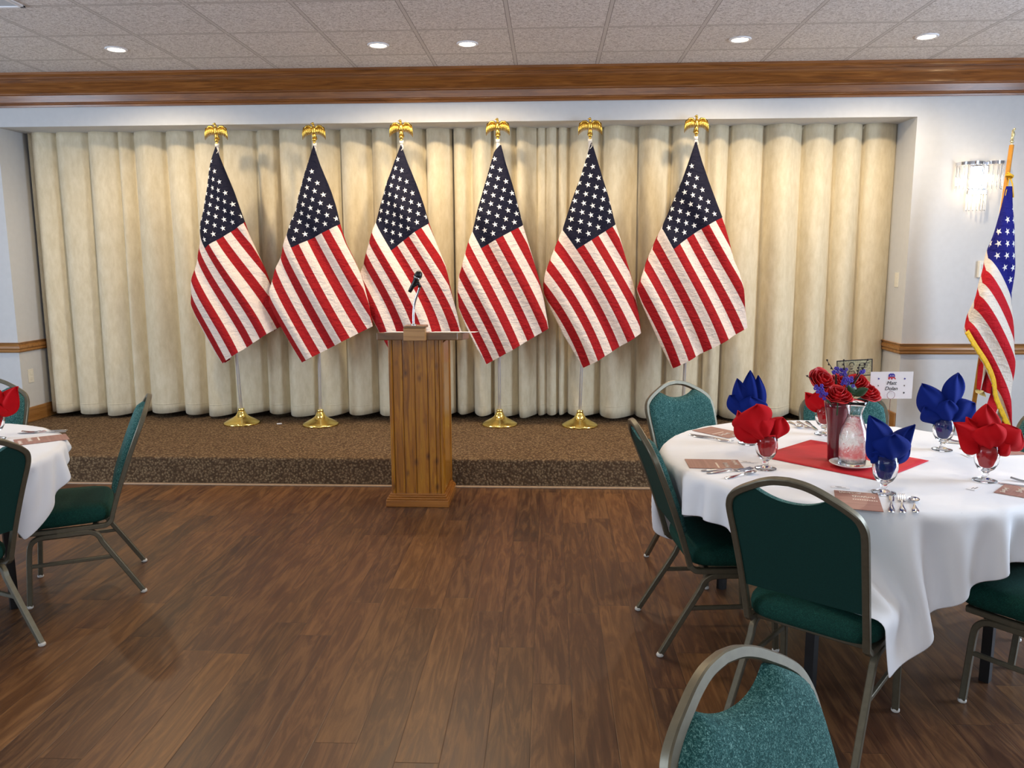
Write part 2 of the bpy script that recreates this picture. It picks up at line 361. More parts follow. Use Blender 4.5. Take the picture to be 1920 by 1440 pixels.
# crown moulding profile (y forward, z)
cp = [(WY,2.775),(WY-.018,2.775),(WY-.022,2.788),(WY-.018,2.795),(WY-.026,2.800),(WY-.026,2.805),(WY-.018,2.812),(WY-.024,2.862),(WY-.036,2.866),(WY-.036,2.876),(WY-.044,2.88),(WY-.062,2.905),(WY-.088,2.935),(WY-.120,2.96),(WY-.142,2.966),(WY-.142,2.974),(WY-.155,2.98),(WY-.165,2.992),(WY-.165,CZ),(WY,CZ)]
def run_x(prof, x0, x1, mb):
    n = len(prof); vs = [(x0,)+p for p in prof]+[(x1,)+p for p in prof]
    mb.add(vs, [(i, (i+1) % n, n+(i+1) % n, n+i) for i in range(n)]+[tuple(reversed(range(n))), tuple(range(n,2*n))])
m = MB(); run_x(cp, RX0, RX1, m); struct(m.build('trim_2', M['crown'], smooth=True, angle=35))
# chair rails: front of the wall and round the jambs
RZ = .842
def rail_prof(y): return [(y,RZ-.042),(y-.012,RZ-.042),(y-.020,RZ-.030),(y-.014,RZ-.018),(y-.024,RZ-.006),(y-.024,RZ+.012),(y-.014,RZ+.022),(y-.018,RZ+.034),(y-.030,RZ+.042),(y,RZ+.042)]
rp = rail_prof(0)
def rail_path(pts, name):       # sweeps the rail profile round corners lying in plan
    mb = MB(); P = [Vector((x,y,0)) for x, y in pts]; n = len(P); k = len(rp); vs = []
    for i, p in enumerate(P):
        def nrm(a, b): d = (b-a).normalized(); return Vector((d.y, -d.x, 0))
        if i == 0: N = nrm(P[0], P[1])
        elif i == n-1: N = nrm(P[-2], P[-1])
        else:
            a = nrm(P[i-1], P[i]); b = nrm(P[i], P[i+1]); N = (a+b)/(1+a.dot(b))
        for y, z in rp: vs.append(p+N*(-y)+Vector((0,0,z)))
    mb.add(vs, [(i*k+j, i*k+(j+1) % k, (i+1)*k+(j+1) % k, (i+1)*k+j) for i in range(n-1) for j in range(k)]+[tuple(range(k)), tuple(range((n-1)*k, n*k))])
    struct(mb.build(name, M['oaktrim'], smooth=True, angle=35))
rail_path([(JR,7.1),(JR,WY),(RX1,WY)], 'trim_3')
rail_path([(RX0,WY),(JL,WY),(JL,7.1)], 'trim_4')
def baseboard(name, x0, x1, y0, y1, z, mat):
    mb = MB(); mb.box(x0, x1, y0, y1, z, z+.105); mb.box(min(x0,x1)+.0, x1, y0+(.006 if y1-y0 < .1 else 0), y1, z+.105, z+.125); struct(mb.build(name, mat, bevel=.004))
baseboard('baseboard_right', JR, RX1, WY-.016, WY, 0, M['oaktrim'])
baseboard('baseboard_left', RX0, JL, WY-.016, WY, 0, M['oaktrim'])
baseboard('baseboard_jamb_left', JL, JL+.016, WY, 7.15, SZ, M['oaktrimy'])
baseboard('baseboard_jamb_right', JR-.016, JR, WY, 7.15, SZ, M['oaktrimy'])
# small wall plates
def plate(name, label, cat, loc, nrm, kind):
    t = thing(name, loc, 0, label, cat); mb = MB()
    if nrm == 'x+': mb.box(0,.006,-.035,.035,-.058,.058)
    elif nrm == 'x-': mb.box(-.006,0,-.035,.035,-.058,.058)
    else: mb.box(-.035,.035,-.006,0,-.058,.058)
    mb.build('plate', M['plastic'], t, bevel=.002)
    mb = MB()
    for z in ((-.022,.022) if kind == 'outlet' else (0,)):
        h = .014 if kind == 'outlet' else .03
        if nrm == 'x+': mb.box(.006,.009,-.015,.015,z-h,z+h)
        elif nrm == 'x-': mb.box(-.009,-.006,-.015,.015,z-h,z+h)
        else: mb.box(-.015,.015,-.009,-.006,z-h,z+h)
    mb.build('socket' if kind == 'outlet' else 'rocker', M['plastic'], t, bevel=.002)
plate('wall_outlet', 'ivory power outlet low on the left side of the curtain recess', 'outlet', (JL,6.62,.585), 'x+', 'outlet')
plate('light_switch', 'ivory light switch on the right side of the curtain recess', 'light switch', (JR,6.66,1.385), 'x-', 'switch')
plate('wall_outlet', 'ivory outlet low on the right wall behind the blue napkin', 'outlet', (3.315,WY,.335), 'y', 'outlet')
t = thing('thermostat', (3.40,WY,1.47), 0, 'white thermostat box on the right wall beside the flag', 'thermostat')
m = MB(); m.box(-.045,.045,-.03,0,-.065,.065); m.build('housing', M['plastic'], t, bevel=.005)
m = MB(); m.box(-.03,.03,-.033,-.03,.0,.04); m.build('cover', M['glide'], t, bevel=.002)
# ------------------------------------------------------------------ ceiling lamps
def downlight():
    t = thing('ceiling_downlight', (0,0,0), 0, '', 'ceiling light', 'recessed ceiling downlights')
    m = MB(); m.lathe([(.054,0),(.072,0),(.074,-.004),(.070,-.009),(.058,-.009),(.053,-.003),(.053,0)], 32); m.build('trim_ring', M['white'], t, smooth=True)
    m = MB(); m.lathe([(.0,-.006),(.053,-.006),(.053,-.002),(0,-.002)], 32); m.build('lens', M['bulb'], t, smooth=True)
    return t
DL = [(-2.995,'leftmost recessed downlight in the ceiling tiles'),(-1.166,'left one of the two close recessed downlights near the ceiling middle'),(-.556,'right one of the two close recessed downlights near the ceiling middle'),(1.272,'recessed ceiling downlight above the rightmost stage flag'),(2.492,'rightmost recessed downlight in the ceiling tiles')]
d0 = downlight()
for i, (x, lab) in enumerate(DL):
    o = d0 if i == 0 else dup(d0, (0,0,0), 0, lab)
    o.location = (x,5.70,CZ); o['label'] = lab
    l = bpy.data.lights.new('downlight_lamp', 'SPOT'); l.energy = ROOM_LAMPS; l.color = (1,.80,.55); l.spot_size = math.radians(160); l.spot_blend = .55; l.shadow_soft_size = .05
    lo = bpy.data.objects.new('downlight_lamp', l); COL.objects.link(lo); lo.location = (x,5.70,CZ-.03)
for x, y in ((-3,2.2),(-1.2,2.2),(1.2,2.2),(3,2.2),(-2,-1),(1,-1)):      # the same lamps over the part of the room behind the camera
    l = bpy.data.lights.new('room_lamp', 'SPOT'); l.energy = ROOM_LAMPS*.36; l.color = (1,.84,.64); l.spot_size = math.radians(140); l.spot_blend = .6; l.shadow_soft_size = .06
    lo = bpy.data.objects.new('room_lamp', l); COL.objects.link(lo); lo.location = (x,y,CZ-.03)
t = thing('ceiling_light_panel', (-3.605,4.45,CZ), 0, 'pale flat ceiling light panel in the top left corner', 'ceiling light')
m = MB(); a, b = .595, .3
m.box(-a,a,-b,-b+.025,-.012,0); m.box(-a,a,b-.025,b,-.012,0); m.box(-a,-a+.025,-b,b,-.012,0); m.box(a-.025,a,-b,b,-.012,0); m.build('frame', M['white'], t, bevel=.003)
m = MB(); m.box(-a+.025,a-.025,-b+.025,b-.025,-.006,0); m.build('diffuser', M['lens'], t)
# ------------------------------------------------------------------ curtains
def curtain(name, px_edges, label, seed):
    rnd = random.Random(seed); X = [at(p,430,6.8).x for p in px_edges]
    amp = [rnd.uniform(.085,.12) for _ in X]; skew = [rnd.uniform(.22,.45) for _ in X]
    xs = []; 
    for i in range(len(X)-1):
        n = max(10, int((X[i+1]-X[i])/.014))
        xs += [(i, k/n) for k in range(n)]
    xs.append((len(X)-2, 1.))
    zt, zb = HZ+.02, SZ+.044; NZ = 40; vs = []
    drift = [rnd.uniform(-.02,.02) for _ in X]
    for j in range(NZ+1):
        q = j/NZ; z = zb+(zt-zb)*q
        for i, t_ in xs:
            x = X[i]+(X[i+1]-X[i])*t_; s_ = t_**(math.log(.5)/math.log(skew[i]))
            wdt = min(1., (X[i+1]-X[i])/.2)
            a = amp[i]*wdt*(1+.35*(1-q)); y = 6.86-a*math.sin(PI*s_)**.8-.01*math.sin(x*23+seed)
            x2 = x+(drift[i]*(1-t_)+drift[i+1]*t_)*(1-q)*(0 if (i == 0 and t_ == 0) or (i == len(X)-2 and t_ == 1) else 1)
            zz = z+(.012*math.sin(PI*s_)*-1+.01*math.sin(x*7))*(1 if j == 0 else 0)
            vs.append((x2, y, zz))
    W = len(xs); m = MB(); m.add(vs, [(j*W+i, j*W+i+1, (j+1)*W+i+1, (j+1)*W+i) for j in range(NZ) for i in range(W-1)])
    t = thing(name, ((X[0]+X[-1])/2,6.86,SZ), 0, label, 'curtain')
    o = m.build('panel', M['curtain'], t, smooth=True, solid=.004); o.matrix_parent_inverse = Matrix.Translation(-t.location)
    # stitched hem
    m = MB(); hz = SZ+.125
    row = [v for v in vs_at(vs, W, NZ, zb, zt, hz)]
    m.add([(x,y-.0035,hz-.004) for x,y,z in row]+[(x,y-.0035,hz+.004) for x,y,z in row]+[(x,y-.001,hz+.006) for x,y,z in row]+[(x,y-.001,hz-.006) for x,y,z in row],
          [(i,i+1,W+i+1,W+i) for i in range(W-1)]+[(W+i,W+i+1,2*W+i+1,2*W+i) for i in range(W-1)]+[(3*W+i,3*W+i+1,i+1,i) for i in range(W-1)])
    h = m.build('hem', M['curtain'], t, smooth=True); h.matrix_parent_inverse = Matrix.Translation(-t.location)
def vs_at(vs, W, NZ, zb, zt, z):
    q = (z-zb)/(zt-zb)*NZ; j = int(q); f = q-j
    for i in range(W):
        a = vs[j*W+i]; b = vs[(j+1)*W+i]; yield (a[0]*(1-f)+b[0]*f, a[1]*(1-f)+b[1]*f, z)
curtain('stage_curtain', [62,72,117,177,233,258,318,372,425,487,530,588,642,700,745,800,850], 'left cream linen stage curtain, from the left recess edge to the middle gap', 3)
curtain('stage_curtain', [851.5,885,925,968,1008,1024,1046,1068,1130,1195,1258,1325,1365,1430,1500,1560,1612,1676], 'right cream linen stage curtain, from the middle gap to the right recess edge', 8)
# ------------------------------------------------------------------ flags
def polyfit(pts):      # quadratic surface through sparse correspondences
    A = np.array([[1,x,y,x*x,x*y,y*y,x**3,x*x*y,x*y*y,y**3] for x,y,_ in pts]); b = np.array([c for *_,c in pts])
    W = np.diag([0,0,0]+[.01]*3+[.006]*4); return np.linalg.solve(A.T@A+W, A.T@b)
def resample(P, n):
    P = [Vector((p[0],p[1],0)) for p in P]; d = [0]
    for a, b in zip(P, P[1:]): d.append(d[-1]+(b-a).length)
    out = []
    for k in range(n+1):
        s = d[-1]*k/n; i = 0
        while i < len(P)-2 and d[i+1] < s: i += 1
        f = (s-d[i])/max(1e-9, d[i+1]-d[i]); out.append(P[i].lerp(P[i+1], min(1,f)))
    return out
def flag_mesh(L, R, tc, sc, off, scl, Y, ph, fold=.022, depth=.10, curl=.10):
    """L,R silhouettes; tc (x,y,stripe) and sc (x,y,fly) correspondences, in crop pixels"""
    def w(p): return at(off[0]+p[0]/scl, off[1]+p[1]/scl, Y)
    def W2(p): q = w(p); return (q.x, q.z)
    c0 = w((600,600)); 
    T = polyfit([((W2(p[:2])[0]-c0.x)*1.5, (W2(p[:2])[1]-c0.z)*1.5, p[2]/13) for p in tc]); U = polyfit([((W2(p[:2])[0]-c0.x)*1.5, (W2(p[:2])[1]-c0.z)*1.5, p[2]) for p in sc])
    def uv(x, z):
        a = (x-c0.x)*1.5; b = (z-c0.z)*1.5; v = np.array([1,a,b,a*a,a*b,b*b,a**3,a*a*b,a*b*b,b**3]); return (float(v@U), float(v@T))
    NV = 70; NU = 34; NB = 8
    Lw = [w((p.x,p.y)) for p in resample(L, NV)]; Rw = [w((p.x,p.y)) for p in resample(R, NV)]
    m = MB()
    def P(j, u):
        a, b = Lw[j], Rw[j]; wd = (b-a).length; p = a.lerp(b, u); q = j/NV
        env = min(1, q*3.)
        st = p.x*.88+p.z*.47            # coordinate across the stripes: folds run along them
        y = -fold*env*math.sin(st*19+ph)-.008*env*math.sin(st*41+ph*2.3+p.z*2)
        edge = 1-(2*u-1)**8
        y -= .03*env*math.sin(PI*u); y -= depth*.25*edge*env
        return p+Vector((0,y,0)), uv(p.x, p.z)
    def front(u, v):
        j = int(round(v*NV)); return P(j, u)[0]
    def frontuv(u, v):
        j = int(round(v*NV)); return P(j, u)[1]
    m.grid(front, NU, NV, uvf=frontuv)
    for side in (0, 1):          # the cloth turns back behind both silhouettes
        def bk(u, v, full=False):
            j = int(round(v*NV)); p, q = P(j, side); a, b = Lw[j], Rw[j]; d = (a-b) if side == 0 else (b-a)
            wd = max(d.length, 1e-4); d = d/wd; cl = min(curl, wd*.42); s = u*cl*1.4
            r = .022*min(1, v*4)+.0005; th = min(s/r, PI); rest = max(0, s-PI*r)
            pos = p+d*(r*math.sin(th)*.35-rest)+Vector((0, r*(1-math.cos(th)), 0))
            if full: pp = p+d*s; return uv(pp.x, pp.z)
            return pos
        m.grid(lambda u, v: bk(u, v), NB, NV, uvf=lambda u, v: bk(u, v, True))
    return m
def stars(pts): return [(x,y,.4*i/12) for x,y,i,j in pts], [(x,y,.7*j) for x,y,i,j in pts]
def fly(pts, s): return [(x,y,s) for x,y,*_ in pts]
FL = []
S1, T1 = stars([(137,700,11,9),(187,668,11,7),(237,635,11,5),(283,602,11,3),(328,577,11,1),(168,470,6,4),(192,325,3,1),(115,642,9,9),(185,375,4,2)])
b = [(225,1387,13),(258,1370,12),(295,1345,11),(330,1325,10),(372,1300,9),(408,1275,8),(445,1252,7),(485,1228,6),(530,1195,5)]; c = [(135,752,7),(170,738,6),(213,712,5),(250,688,4),(290,662,3),(328,638,2)]
l = [(100,745,8),(88,800,9),(75,880,10),(63,925,11),(55,1010,12)]
FL.append(dict(off=(340,210), scl=2.939, L=[(188,190),(165,262),(140,400),(120,560),(105,690),(85,800),(62,930),(53,1060),(80,1130),(130,1230),(180,1325),(225,1387)],
 R=[(190,190),(225,290),(270,410),(305,500),(348,615),(372,690),(415,790),(450,870),(487,975),(510,1060),(525,1130),(535,1188)], tc=T1+b+c+l, sc=S1+fly(b,1)+fly(c,.4)))
S1, T1 = stars([(630,693,11,9),(843,590,11,1),(725,328,3,1),(677,514,7,5),(700,420,5,3)]); b = [(665,1380,13),(690,1368,12),(728,1350,11),(770,1327,10),(815,1305,9),(858,1282,8),(897,1262,7),(940,1242,6),(980,1218,5),(1022,1195,4)]
c = [(620,745,7),(660,735,6),(703,712,5),(742,692,4),(785,668,3),(828,645,2),(868,627,1.1)]; l = [(562,742,8),(542,798,9),(517,865,10),(500,930,11),(487,1010,12)]
FL.append(dict(off=(340,210), scl=2.939, L=[(727,185),(700,270),(665,400),(625,540),(583,680),(545,795),(515,870),(493,985),(485,1050),(510,1110),(560,1205),(615,1300),(665,1380)],
 R=[(730,185),(760,290),(800,400),(840,520),(870,625),(905,730),(950,820),(980,890),(1005,970),(1028,1060),(1040,1120),(1045,1185)], tc=T1+b+c+l, sc=S1+fly(b,1)+fly(c,.4)))
S1, T1 = stars([(230,710,11,9),(305,640,11,5),(355,607,11,3),(402,578,11,1),(253,520,7,5),(273,322,3,1),(193,650,9,9),(254,262,1,1),(157,590,7,9)])
c = [(228,762,7),(280,712,5),(318,690,4),(357,665,3),(393,640,2),(418,622,1.3)]; l = [(112,670,8),(97,722,9),(78,792,10),(60,850,11),(43,882,12),(190,1188,12),(235,1188,11),(440,1188,7),(490,1188,6),(540,1188,5),(588,1188,4),(85,1060,13)]
b = [(318,1397,13),(538,1262,7),(623,1205,5)]
FL.append(dict(off=(660,210), scl=2.939, L=[(268,182),(235,270),(195,390),(160,500),(130,610),(110,680),(85,760),(60,840),(42,885),(60,960),(85,1060),(120,1150),(165,1230),(210,1310),(255,1380)],
 R=[(272,182),(300,270),(345,390),(390,520),(420,625),(460,730),(510,850),(530,930),(550,1020),(575,1120),(590,1195),(600,1215)], tc=T1+c+l, sc=S1+fly(c,.4)+fly(b,1)))
S1, T1 = stars([(728,695,11,9),(885,605,11,3),(768,512,7,5),(817,322,3,1),(694,632,9,9),(788,258,1,1),(833,635,11,5)])
b = [(742,1390,13),(778,1372,12),(815,1352,11),(850,1330,10),(893,1308,9),(930,1285,8),(968,1265,7),(1008,1240,6),(1050,1220,5)]; c = [(712,752,7),(750,733,6),(795,708,5),(837,685,4),(882,660,3),(923,638,2)]
l = [(640,722,8),(620,790,9),(612,840,10),(588,915,11),(583,990,12)]
FL.append(dict(off=(660,210), scl=2.939, L=[(815,182),(785,215),(755,320),(715,470),(690,560),(665,655),(640,725),(610,850),(590,905),(583,1000),(590,1080),(630,1180),(690,1300),(742,1390)],
 R=[(822,182),(845,280),(880,400),(905,500),(938,630),(965,720),(995,820),(1025,920),(1050,1020),(1060,1080),(1072,1150),(1078,1195)], tc=T1+b+c+l, sc=S1+fly(b,1)+fly(c,.4)))
S1, T1 = stars([(240,713,11,9),(395,612,11,3),(292,682,11,7),(343,647,11,5),(279,525,7,5),(318,330,3,1),(208,653,9,9),(294,265,1,1)])
b = [(272,1412,13),(303,1397,12),(345,1370,11),(385,1345,10),(425,1322,9),(467,1298,8),(507,1275,7),(550,1250,6)]; c = [(235,772,7),(268,752,6),(312,728,5),(352,702,4),(393,675,3),(433,650,2)]
l = [(130,720,8),(107,788,9),(88,830,10),(70,885,11),(60,938,12)]
FL.append(dict(off=(1000,200), scl=2.881, L=[(312,195),(290,265),(260,370),(225,470),(195,560),(170,640),(145,700),(105,800),(70,890),(58,960),(60,1010),(95,1090),(160,1220),(220,1320),(272,1412)],
 R=[(318,195),(345,290),(375,400),(405,500),(438,630),(465,710),(490,800),(515,880),(540,960),(555,1050),(570,1150),(578,1225)], tc=T1+b+c+l, sc=S1+fly(b,1)+fly(c,.4)))
S1, T1 = stars([(765,712,11,9),(805,675,11,7),(850,640,11,5),(903,607,11,3),(955,580,11,1),(800,570,8,6),(855,322,3,1),(737,650,9,9)])
b = [(755,1412,13),(790,1395,12),(830,1375,11),(880,1358,10),(920,1330,9),(960,1305,8),(1003,1280,7),(1045,1255,6),(1092,1230,5),(1140,1208,4)]; c = [(755,765,7),(785,748,6),(825,718,5),(866,692,4),(908,662,3),(950,640,2),(988,620,1),(1018,602,.2)]
l = [(665,718,8),(645,785,9),(620,838,10),(602,885,11),(580,945,12)]
FL.append(dict(off=(1000,200), scl=2.881, L=[(875,190),(850,270),(820,360),(775,480),(735,575),(697,650),(668,715),(620,830),(580,940),(563,985),(590,1060),(640,1170),(690,1280),(755,1412)],
 R=[(882,190),(910,290),(950,410),(990,520),(1022,605),(1055,720),(1080,830),(1110,900),(1130,980),(1140,1090),(1150,1150),(1155,1195)], tc=T1+b+c+l, sc=S1+fly(b,1)+fly(c,.4)))
def eagle(m, sc=1.):       # faces -Y, origin at the foot of its ball, about .17 high
    m.lathe([(0,0),(.010,0),(.014,.004),(.010,.010),(.009,.018),(.015,.022),(.018,.030),(.015,.038),(.009,.042)], 14)
    m.ball((0,0,.062), .017,.015,.024)                       # legs and tail
    m.add([(-.016,.012,.062),(.016,.012,.062),(.022,.016,.036),(0,.018,.028),(-.022,.016,.036),(0,-.002,.058)], [(0,1,2,3,4),(0,5,1),(1,5,2),(2,5,3),(3,5,4),(4,5,0)])
    m.ball((0,-.004,.100), .019,.017,.032)                   # breast
    m.tube([(0,-.002,.122),(0,-.006,.136),(-.002,-.010,.146)], .0095, 8)
    m.ball((-.003,-.012,.151), .0105,.011,.0105, 10, 7)
    m.tube([(-.010,-.014,.152),(-.018,-.016,.150),(-.021,-.016,.145)], .0045, 6, scales=[1,.7,.2])
    for s in (-1, 1):
        m.tube([(s*.012,.0,.112),(s*.034,.002,.136),(s*.058,.0,.134),(s*.078,-.002,.108)], .0075, 8, scales=[1.2,1.2,1,.6])
        for k in range(9):
            t = k/8; r0 = Vector((s*(.020+.060*t), .001, .128+.012*math.sin(PI*t*.8)-.012*t)); ln = .060+.032*t**1.3
            tip = r0+Vector((s*.010*t, -.002, -ln)); mid = r0.lerp(tip,.5)+Vector((s*.003,-.005,0))
            m.tube([r0+Vector((0,.002*(k%2),0)),mid+Vector((0,.003*(k%2),0)),tip], .0056, 6, scales=[1,1.05,.35])
def flag_stand(i, base, top, label):
    Yf = (6.42,6.372,6.42,6.40,6.42,6.40)[i]; bx, by = base; tz = top.z; nz = tz-.168
    t = thing('flag_stand', (bx,by,SZ), 0, label, 'flag', 'flags on gold stands along the stage')
    inv = Matrix.Translation(-Vector((bx,by,SZ)))
    def add(mb, name, mat, **kw): o = mb.build(name, mat, t, **kw); o.matrix_parent_inverse = inv; return o
    m = MB(); m.lathe([(.0,0),(.146,0),(.150,.004),(.150,.012),(.145,.018),(.128,.026),(.125,.028),(.098,.042),(.070,.056),(.048,.072),(.036,.092),(.030,.108),(.024,.112),(.026,.116),(.026,.128),(.022,.133),(.0,.133)], 40, (bx,by,SZ)); add(m, 'base', M['brass'], smooth=True, angle=50)
    p0 = Vector((bx,by,SZ+.13)); p1 = Vector((top.x, 6.435, nz))
    m = MB(); m.tube([p0,p1], .0125, 14); add(m, 'pole', M['polegrey'], smooth=True)
    m = MB(); m.tube([p0.lerp(p1,.99), p1+Vector((0,0,.005))], .0165, 14); m.tube([p1+Vector((.012,-.012,-.03)), p1+Vector((.015,-.018,-.055)), p1+Vector((0,-.02,-.075))], .003, 6); add(m, 'collar', M['white_collar'], smooth=True)
    m = MB(); eagle(m); m.v = [(v[0]+p1.x, v[1]+p1.y-.005, v[2]+nz-.002) for v in m.v]; add(m, 'eagle_finial', M['gold'], smooth=True)
    F = FL[i]; m = flag_mesh(F['L'], F['R'], F['tc'], F['sc'], F['off'], F['scl'], Yf, i*1.7)
    add(m, 'flag', M['flag'], smooth=True)
TOPS = [at(*p, 6.42) for p in ((403,228),(587,227),(751,222),(933,219),(1107,218),(1307,213))]
BASES = [(-2.589,6.535),(-1.904,6.50),(-1.14,6.52),(-.405,6.545),(.262,6.52),(1.10,6.5)]
ORD = ['first stage flag from the left, on a round gold base','second stage flag from the left, overlapping its right neighbour','third stage flag from the left, directly behind the lectern microphone','fourth stage flag from the left, just right of the lectern','fifth stage flag from the left, on a round gold base','sixth stage flag from the left, widest spread, above the round table']
for i in range(6): flag_stand(i, BASES[i], TOPS[i], ORD[i])
# small scrap on the stage carpet
p = at(526,795,6.55); m = MB(); m.box(-.02,.02,-.012,.012,0,.006); o = m.build('paper_scrap', M['white'], loc=(p.x,6.52,SZ+.001), bevel=.002); o.rotation_euler[2] = .4; tag(o, 'tiny white paper scrap on the stage carpet between two flag bases', 'scrap')
# ------------------------------------------------------------------ lectern
t = thing('lectern', (-.83,5.09,0), 0, 'knotty pine lectern with plank front standing before the stage', 'lectern'); LI = Matrix.Translation((.83,-5.09,0))
def lp(mb, name, mat, **kw): o = mb.build(name, mat, t, **kw); o.matrix_parent_inverse = LI; return o
bx0, bx1, by0, by1 = -.995, -.662, 4.925, 5.265
edges = [bx0+.022, bx0+.085, bx0+.160, bx0+.240, bx1-.045, bx1-.018]
m = MB(); m.box(bx0+.004, bx1-.004, by0+.008, by1, .06, 1.07); lp(m, 'carcass', M['pine'])
for a, b in zip(edges, edges[1:]):
    m = MB(); m.box(a+.002, b-.002, by0, by0+.012, .07, 1.07); lp(m, 'plank', M['pine'], bevel=.003)
for a, b in ((bx0-.004, bx0+.02), (bx1-.018, bx1+.004)):
    m = MB(); m.box(a, b, by0-.006, by0+.02, .07, 1.07); lp(m, 'corner_post', M['pine'], bevel=.005)
m = MB(); m.box(bx1-.004, bx1+.006, by0+.03, by1-.03, .1, 1.05); m.box(bx1-.004, bx1+.012, by1-.03, by1, .07, 1.07); lp(m, 'side_panel', M['pine'], bevel=.003)
m = MB(); P = [(-1.03,4.893),(-.632,4.893),(-.632,5.30),(-1.03,5.30)]
for z0, z1, s in ((0,.045,0),(.045,.058,.006),(.058,.072,.016),(.072,.082,.022)):
    m.box(-1.033+s, -.630-s, 4.890+s, 5.30-s, z0, z1)
lp(m, 'base_moulding', M['pinebase'], bevel=.004)
m = MB(); TX0, TX1 = -1.055, -.528; zf, zb_ = 1.118, 1.086
m.add([(TX0,4.86,zf-.046),(TX1-.03,4.86,zf-.046),(TX1,4.90,zf-.048),(TX1,5.29,zb_-.046),(TX0,5.29,zb_-.046),(TX0,4.86,zf),(TX1-.03,4.86,zf),(TX1,4.90,zf-.003),(TX1,5.29,zb_),(TX0,5.29,zb_)], [(4,3,2,1,0),(5,6,7,8,9),(0,1,6,5),(1,2,7,6),(2,3,8,7),(3,4,9,8),(4,0,5,9)])
lp(m, 'top', M['lecttop'], bevel=.004)
def paper(x0, x1, y0, y1, lab, lift):
    m = MB(); zz = lambda y: zf+(zb_-zf)*(y-4.86)/.43+lift
    m.add([(x0,y0,zz(y0)),(x1,y0,zz(y0)),(x1,y1,zz(y1)),(x0,y1,zz(y1)),(x0,y0,zz(y0)+.002),(x1,y0,zz(y0)+.002),(x1,y1,zz(y1)+.002),(x0,y1,zz(y1)+.002)], [(0,3,2,1),(4,5,6,7),(0,1,5,4),(1,2,6,5),(2,3,7,6),(3,0,4,7)])
    tag(m.build('paper_sheet', M['white']), lab, 'paper')
paper(-1.01,-.885,4.885,5.16, 'white sheet on the lectern top left of the microphone box', .0012)
paper(-.735,-.455,4.885,5.17, 'white sheet on the lectern top sticking out past its right edge', .0012)
t2 = thing('microphone', (-.81,4.86,1.08), 0, 'black gooseneck microphone clipped on a light wooden box at the lectern front', 'microphone'); MI = Matrix.Translation((.81,-4.86,-1.08))
def mp(mb, name, mat, **kw): o = mb.build(name, mat, t2, **kw); o.matrix_parent_inverse = MI; return o
m = MB(); m.box(-.878,-.746,4.798,4.857,1.075,1.150); mp(m, 'box', M['boxwood'], bevel=.002)
m = MB(); m.box(-.874,-.740,4.793,4.90,1.150,1.166); mp(m, 'box_lid', M['lecttop'], bevel=.004)
neck = catmull([(-.820,4.84,1.164),(-.820,4.84,1.23),(-.812,4.84,1.30),(-.785,4.835,1.375),(-.776,4.83,1.40)], 8)
m = MB(); m.tube(neck, .0075, 10); m.lathe([(0,0),(.016,0),(.016,.006),(.009,.012),(0,.012)], 16, (-.82,4.84,1.165)); mp(m, 'gooseneck', M['chrome'], smooth=True, angle=50)
a = Vector((-.838,4.825,1.368)); b_ = Vector((-.785,4.815,1.462)); dv = (b_-a).normalized()
m = MB(); m.tube([a, a+dv*.02, a+dv*.075, b_-dv*.02, b_-dv*.012], .013, 14, scales=[.85,1,1.1,1.45,1.7]); mp(m, 'microphone_body', M['micblack'], smooth=True)
m = MB(); m.tube([b_-dv*.012, b_-dv*.004], .0235, 16); mp(m, 'ring', M['steel'], smooth=True)
m = MB(); m.tube([b_-dv*.004, b_+dv*.010, b_+dv*.026, b_+dv*.034], .023, 16, scales=[1,1.04,.8,.4]); mp(m, 'grille', M['micblack'], smooth=True)
m = MB(); m.tube([Vector((-.776,4.83,1.395)), Vector((-.784,4.83,1.42)), a+dv*.045], .011, 10, scales=[1,1.2,1.4]); mp(m, 'clip', M['micblack'], smooth=True)
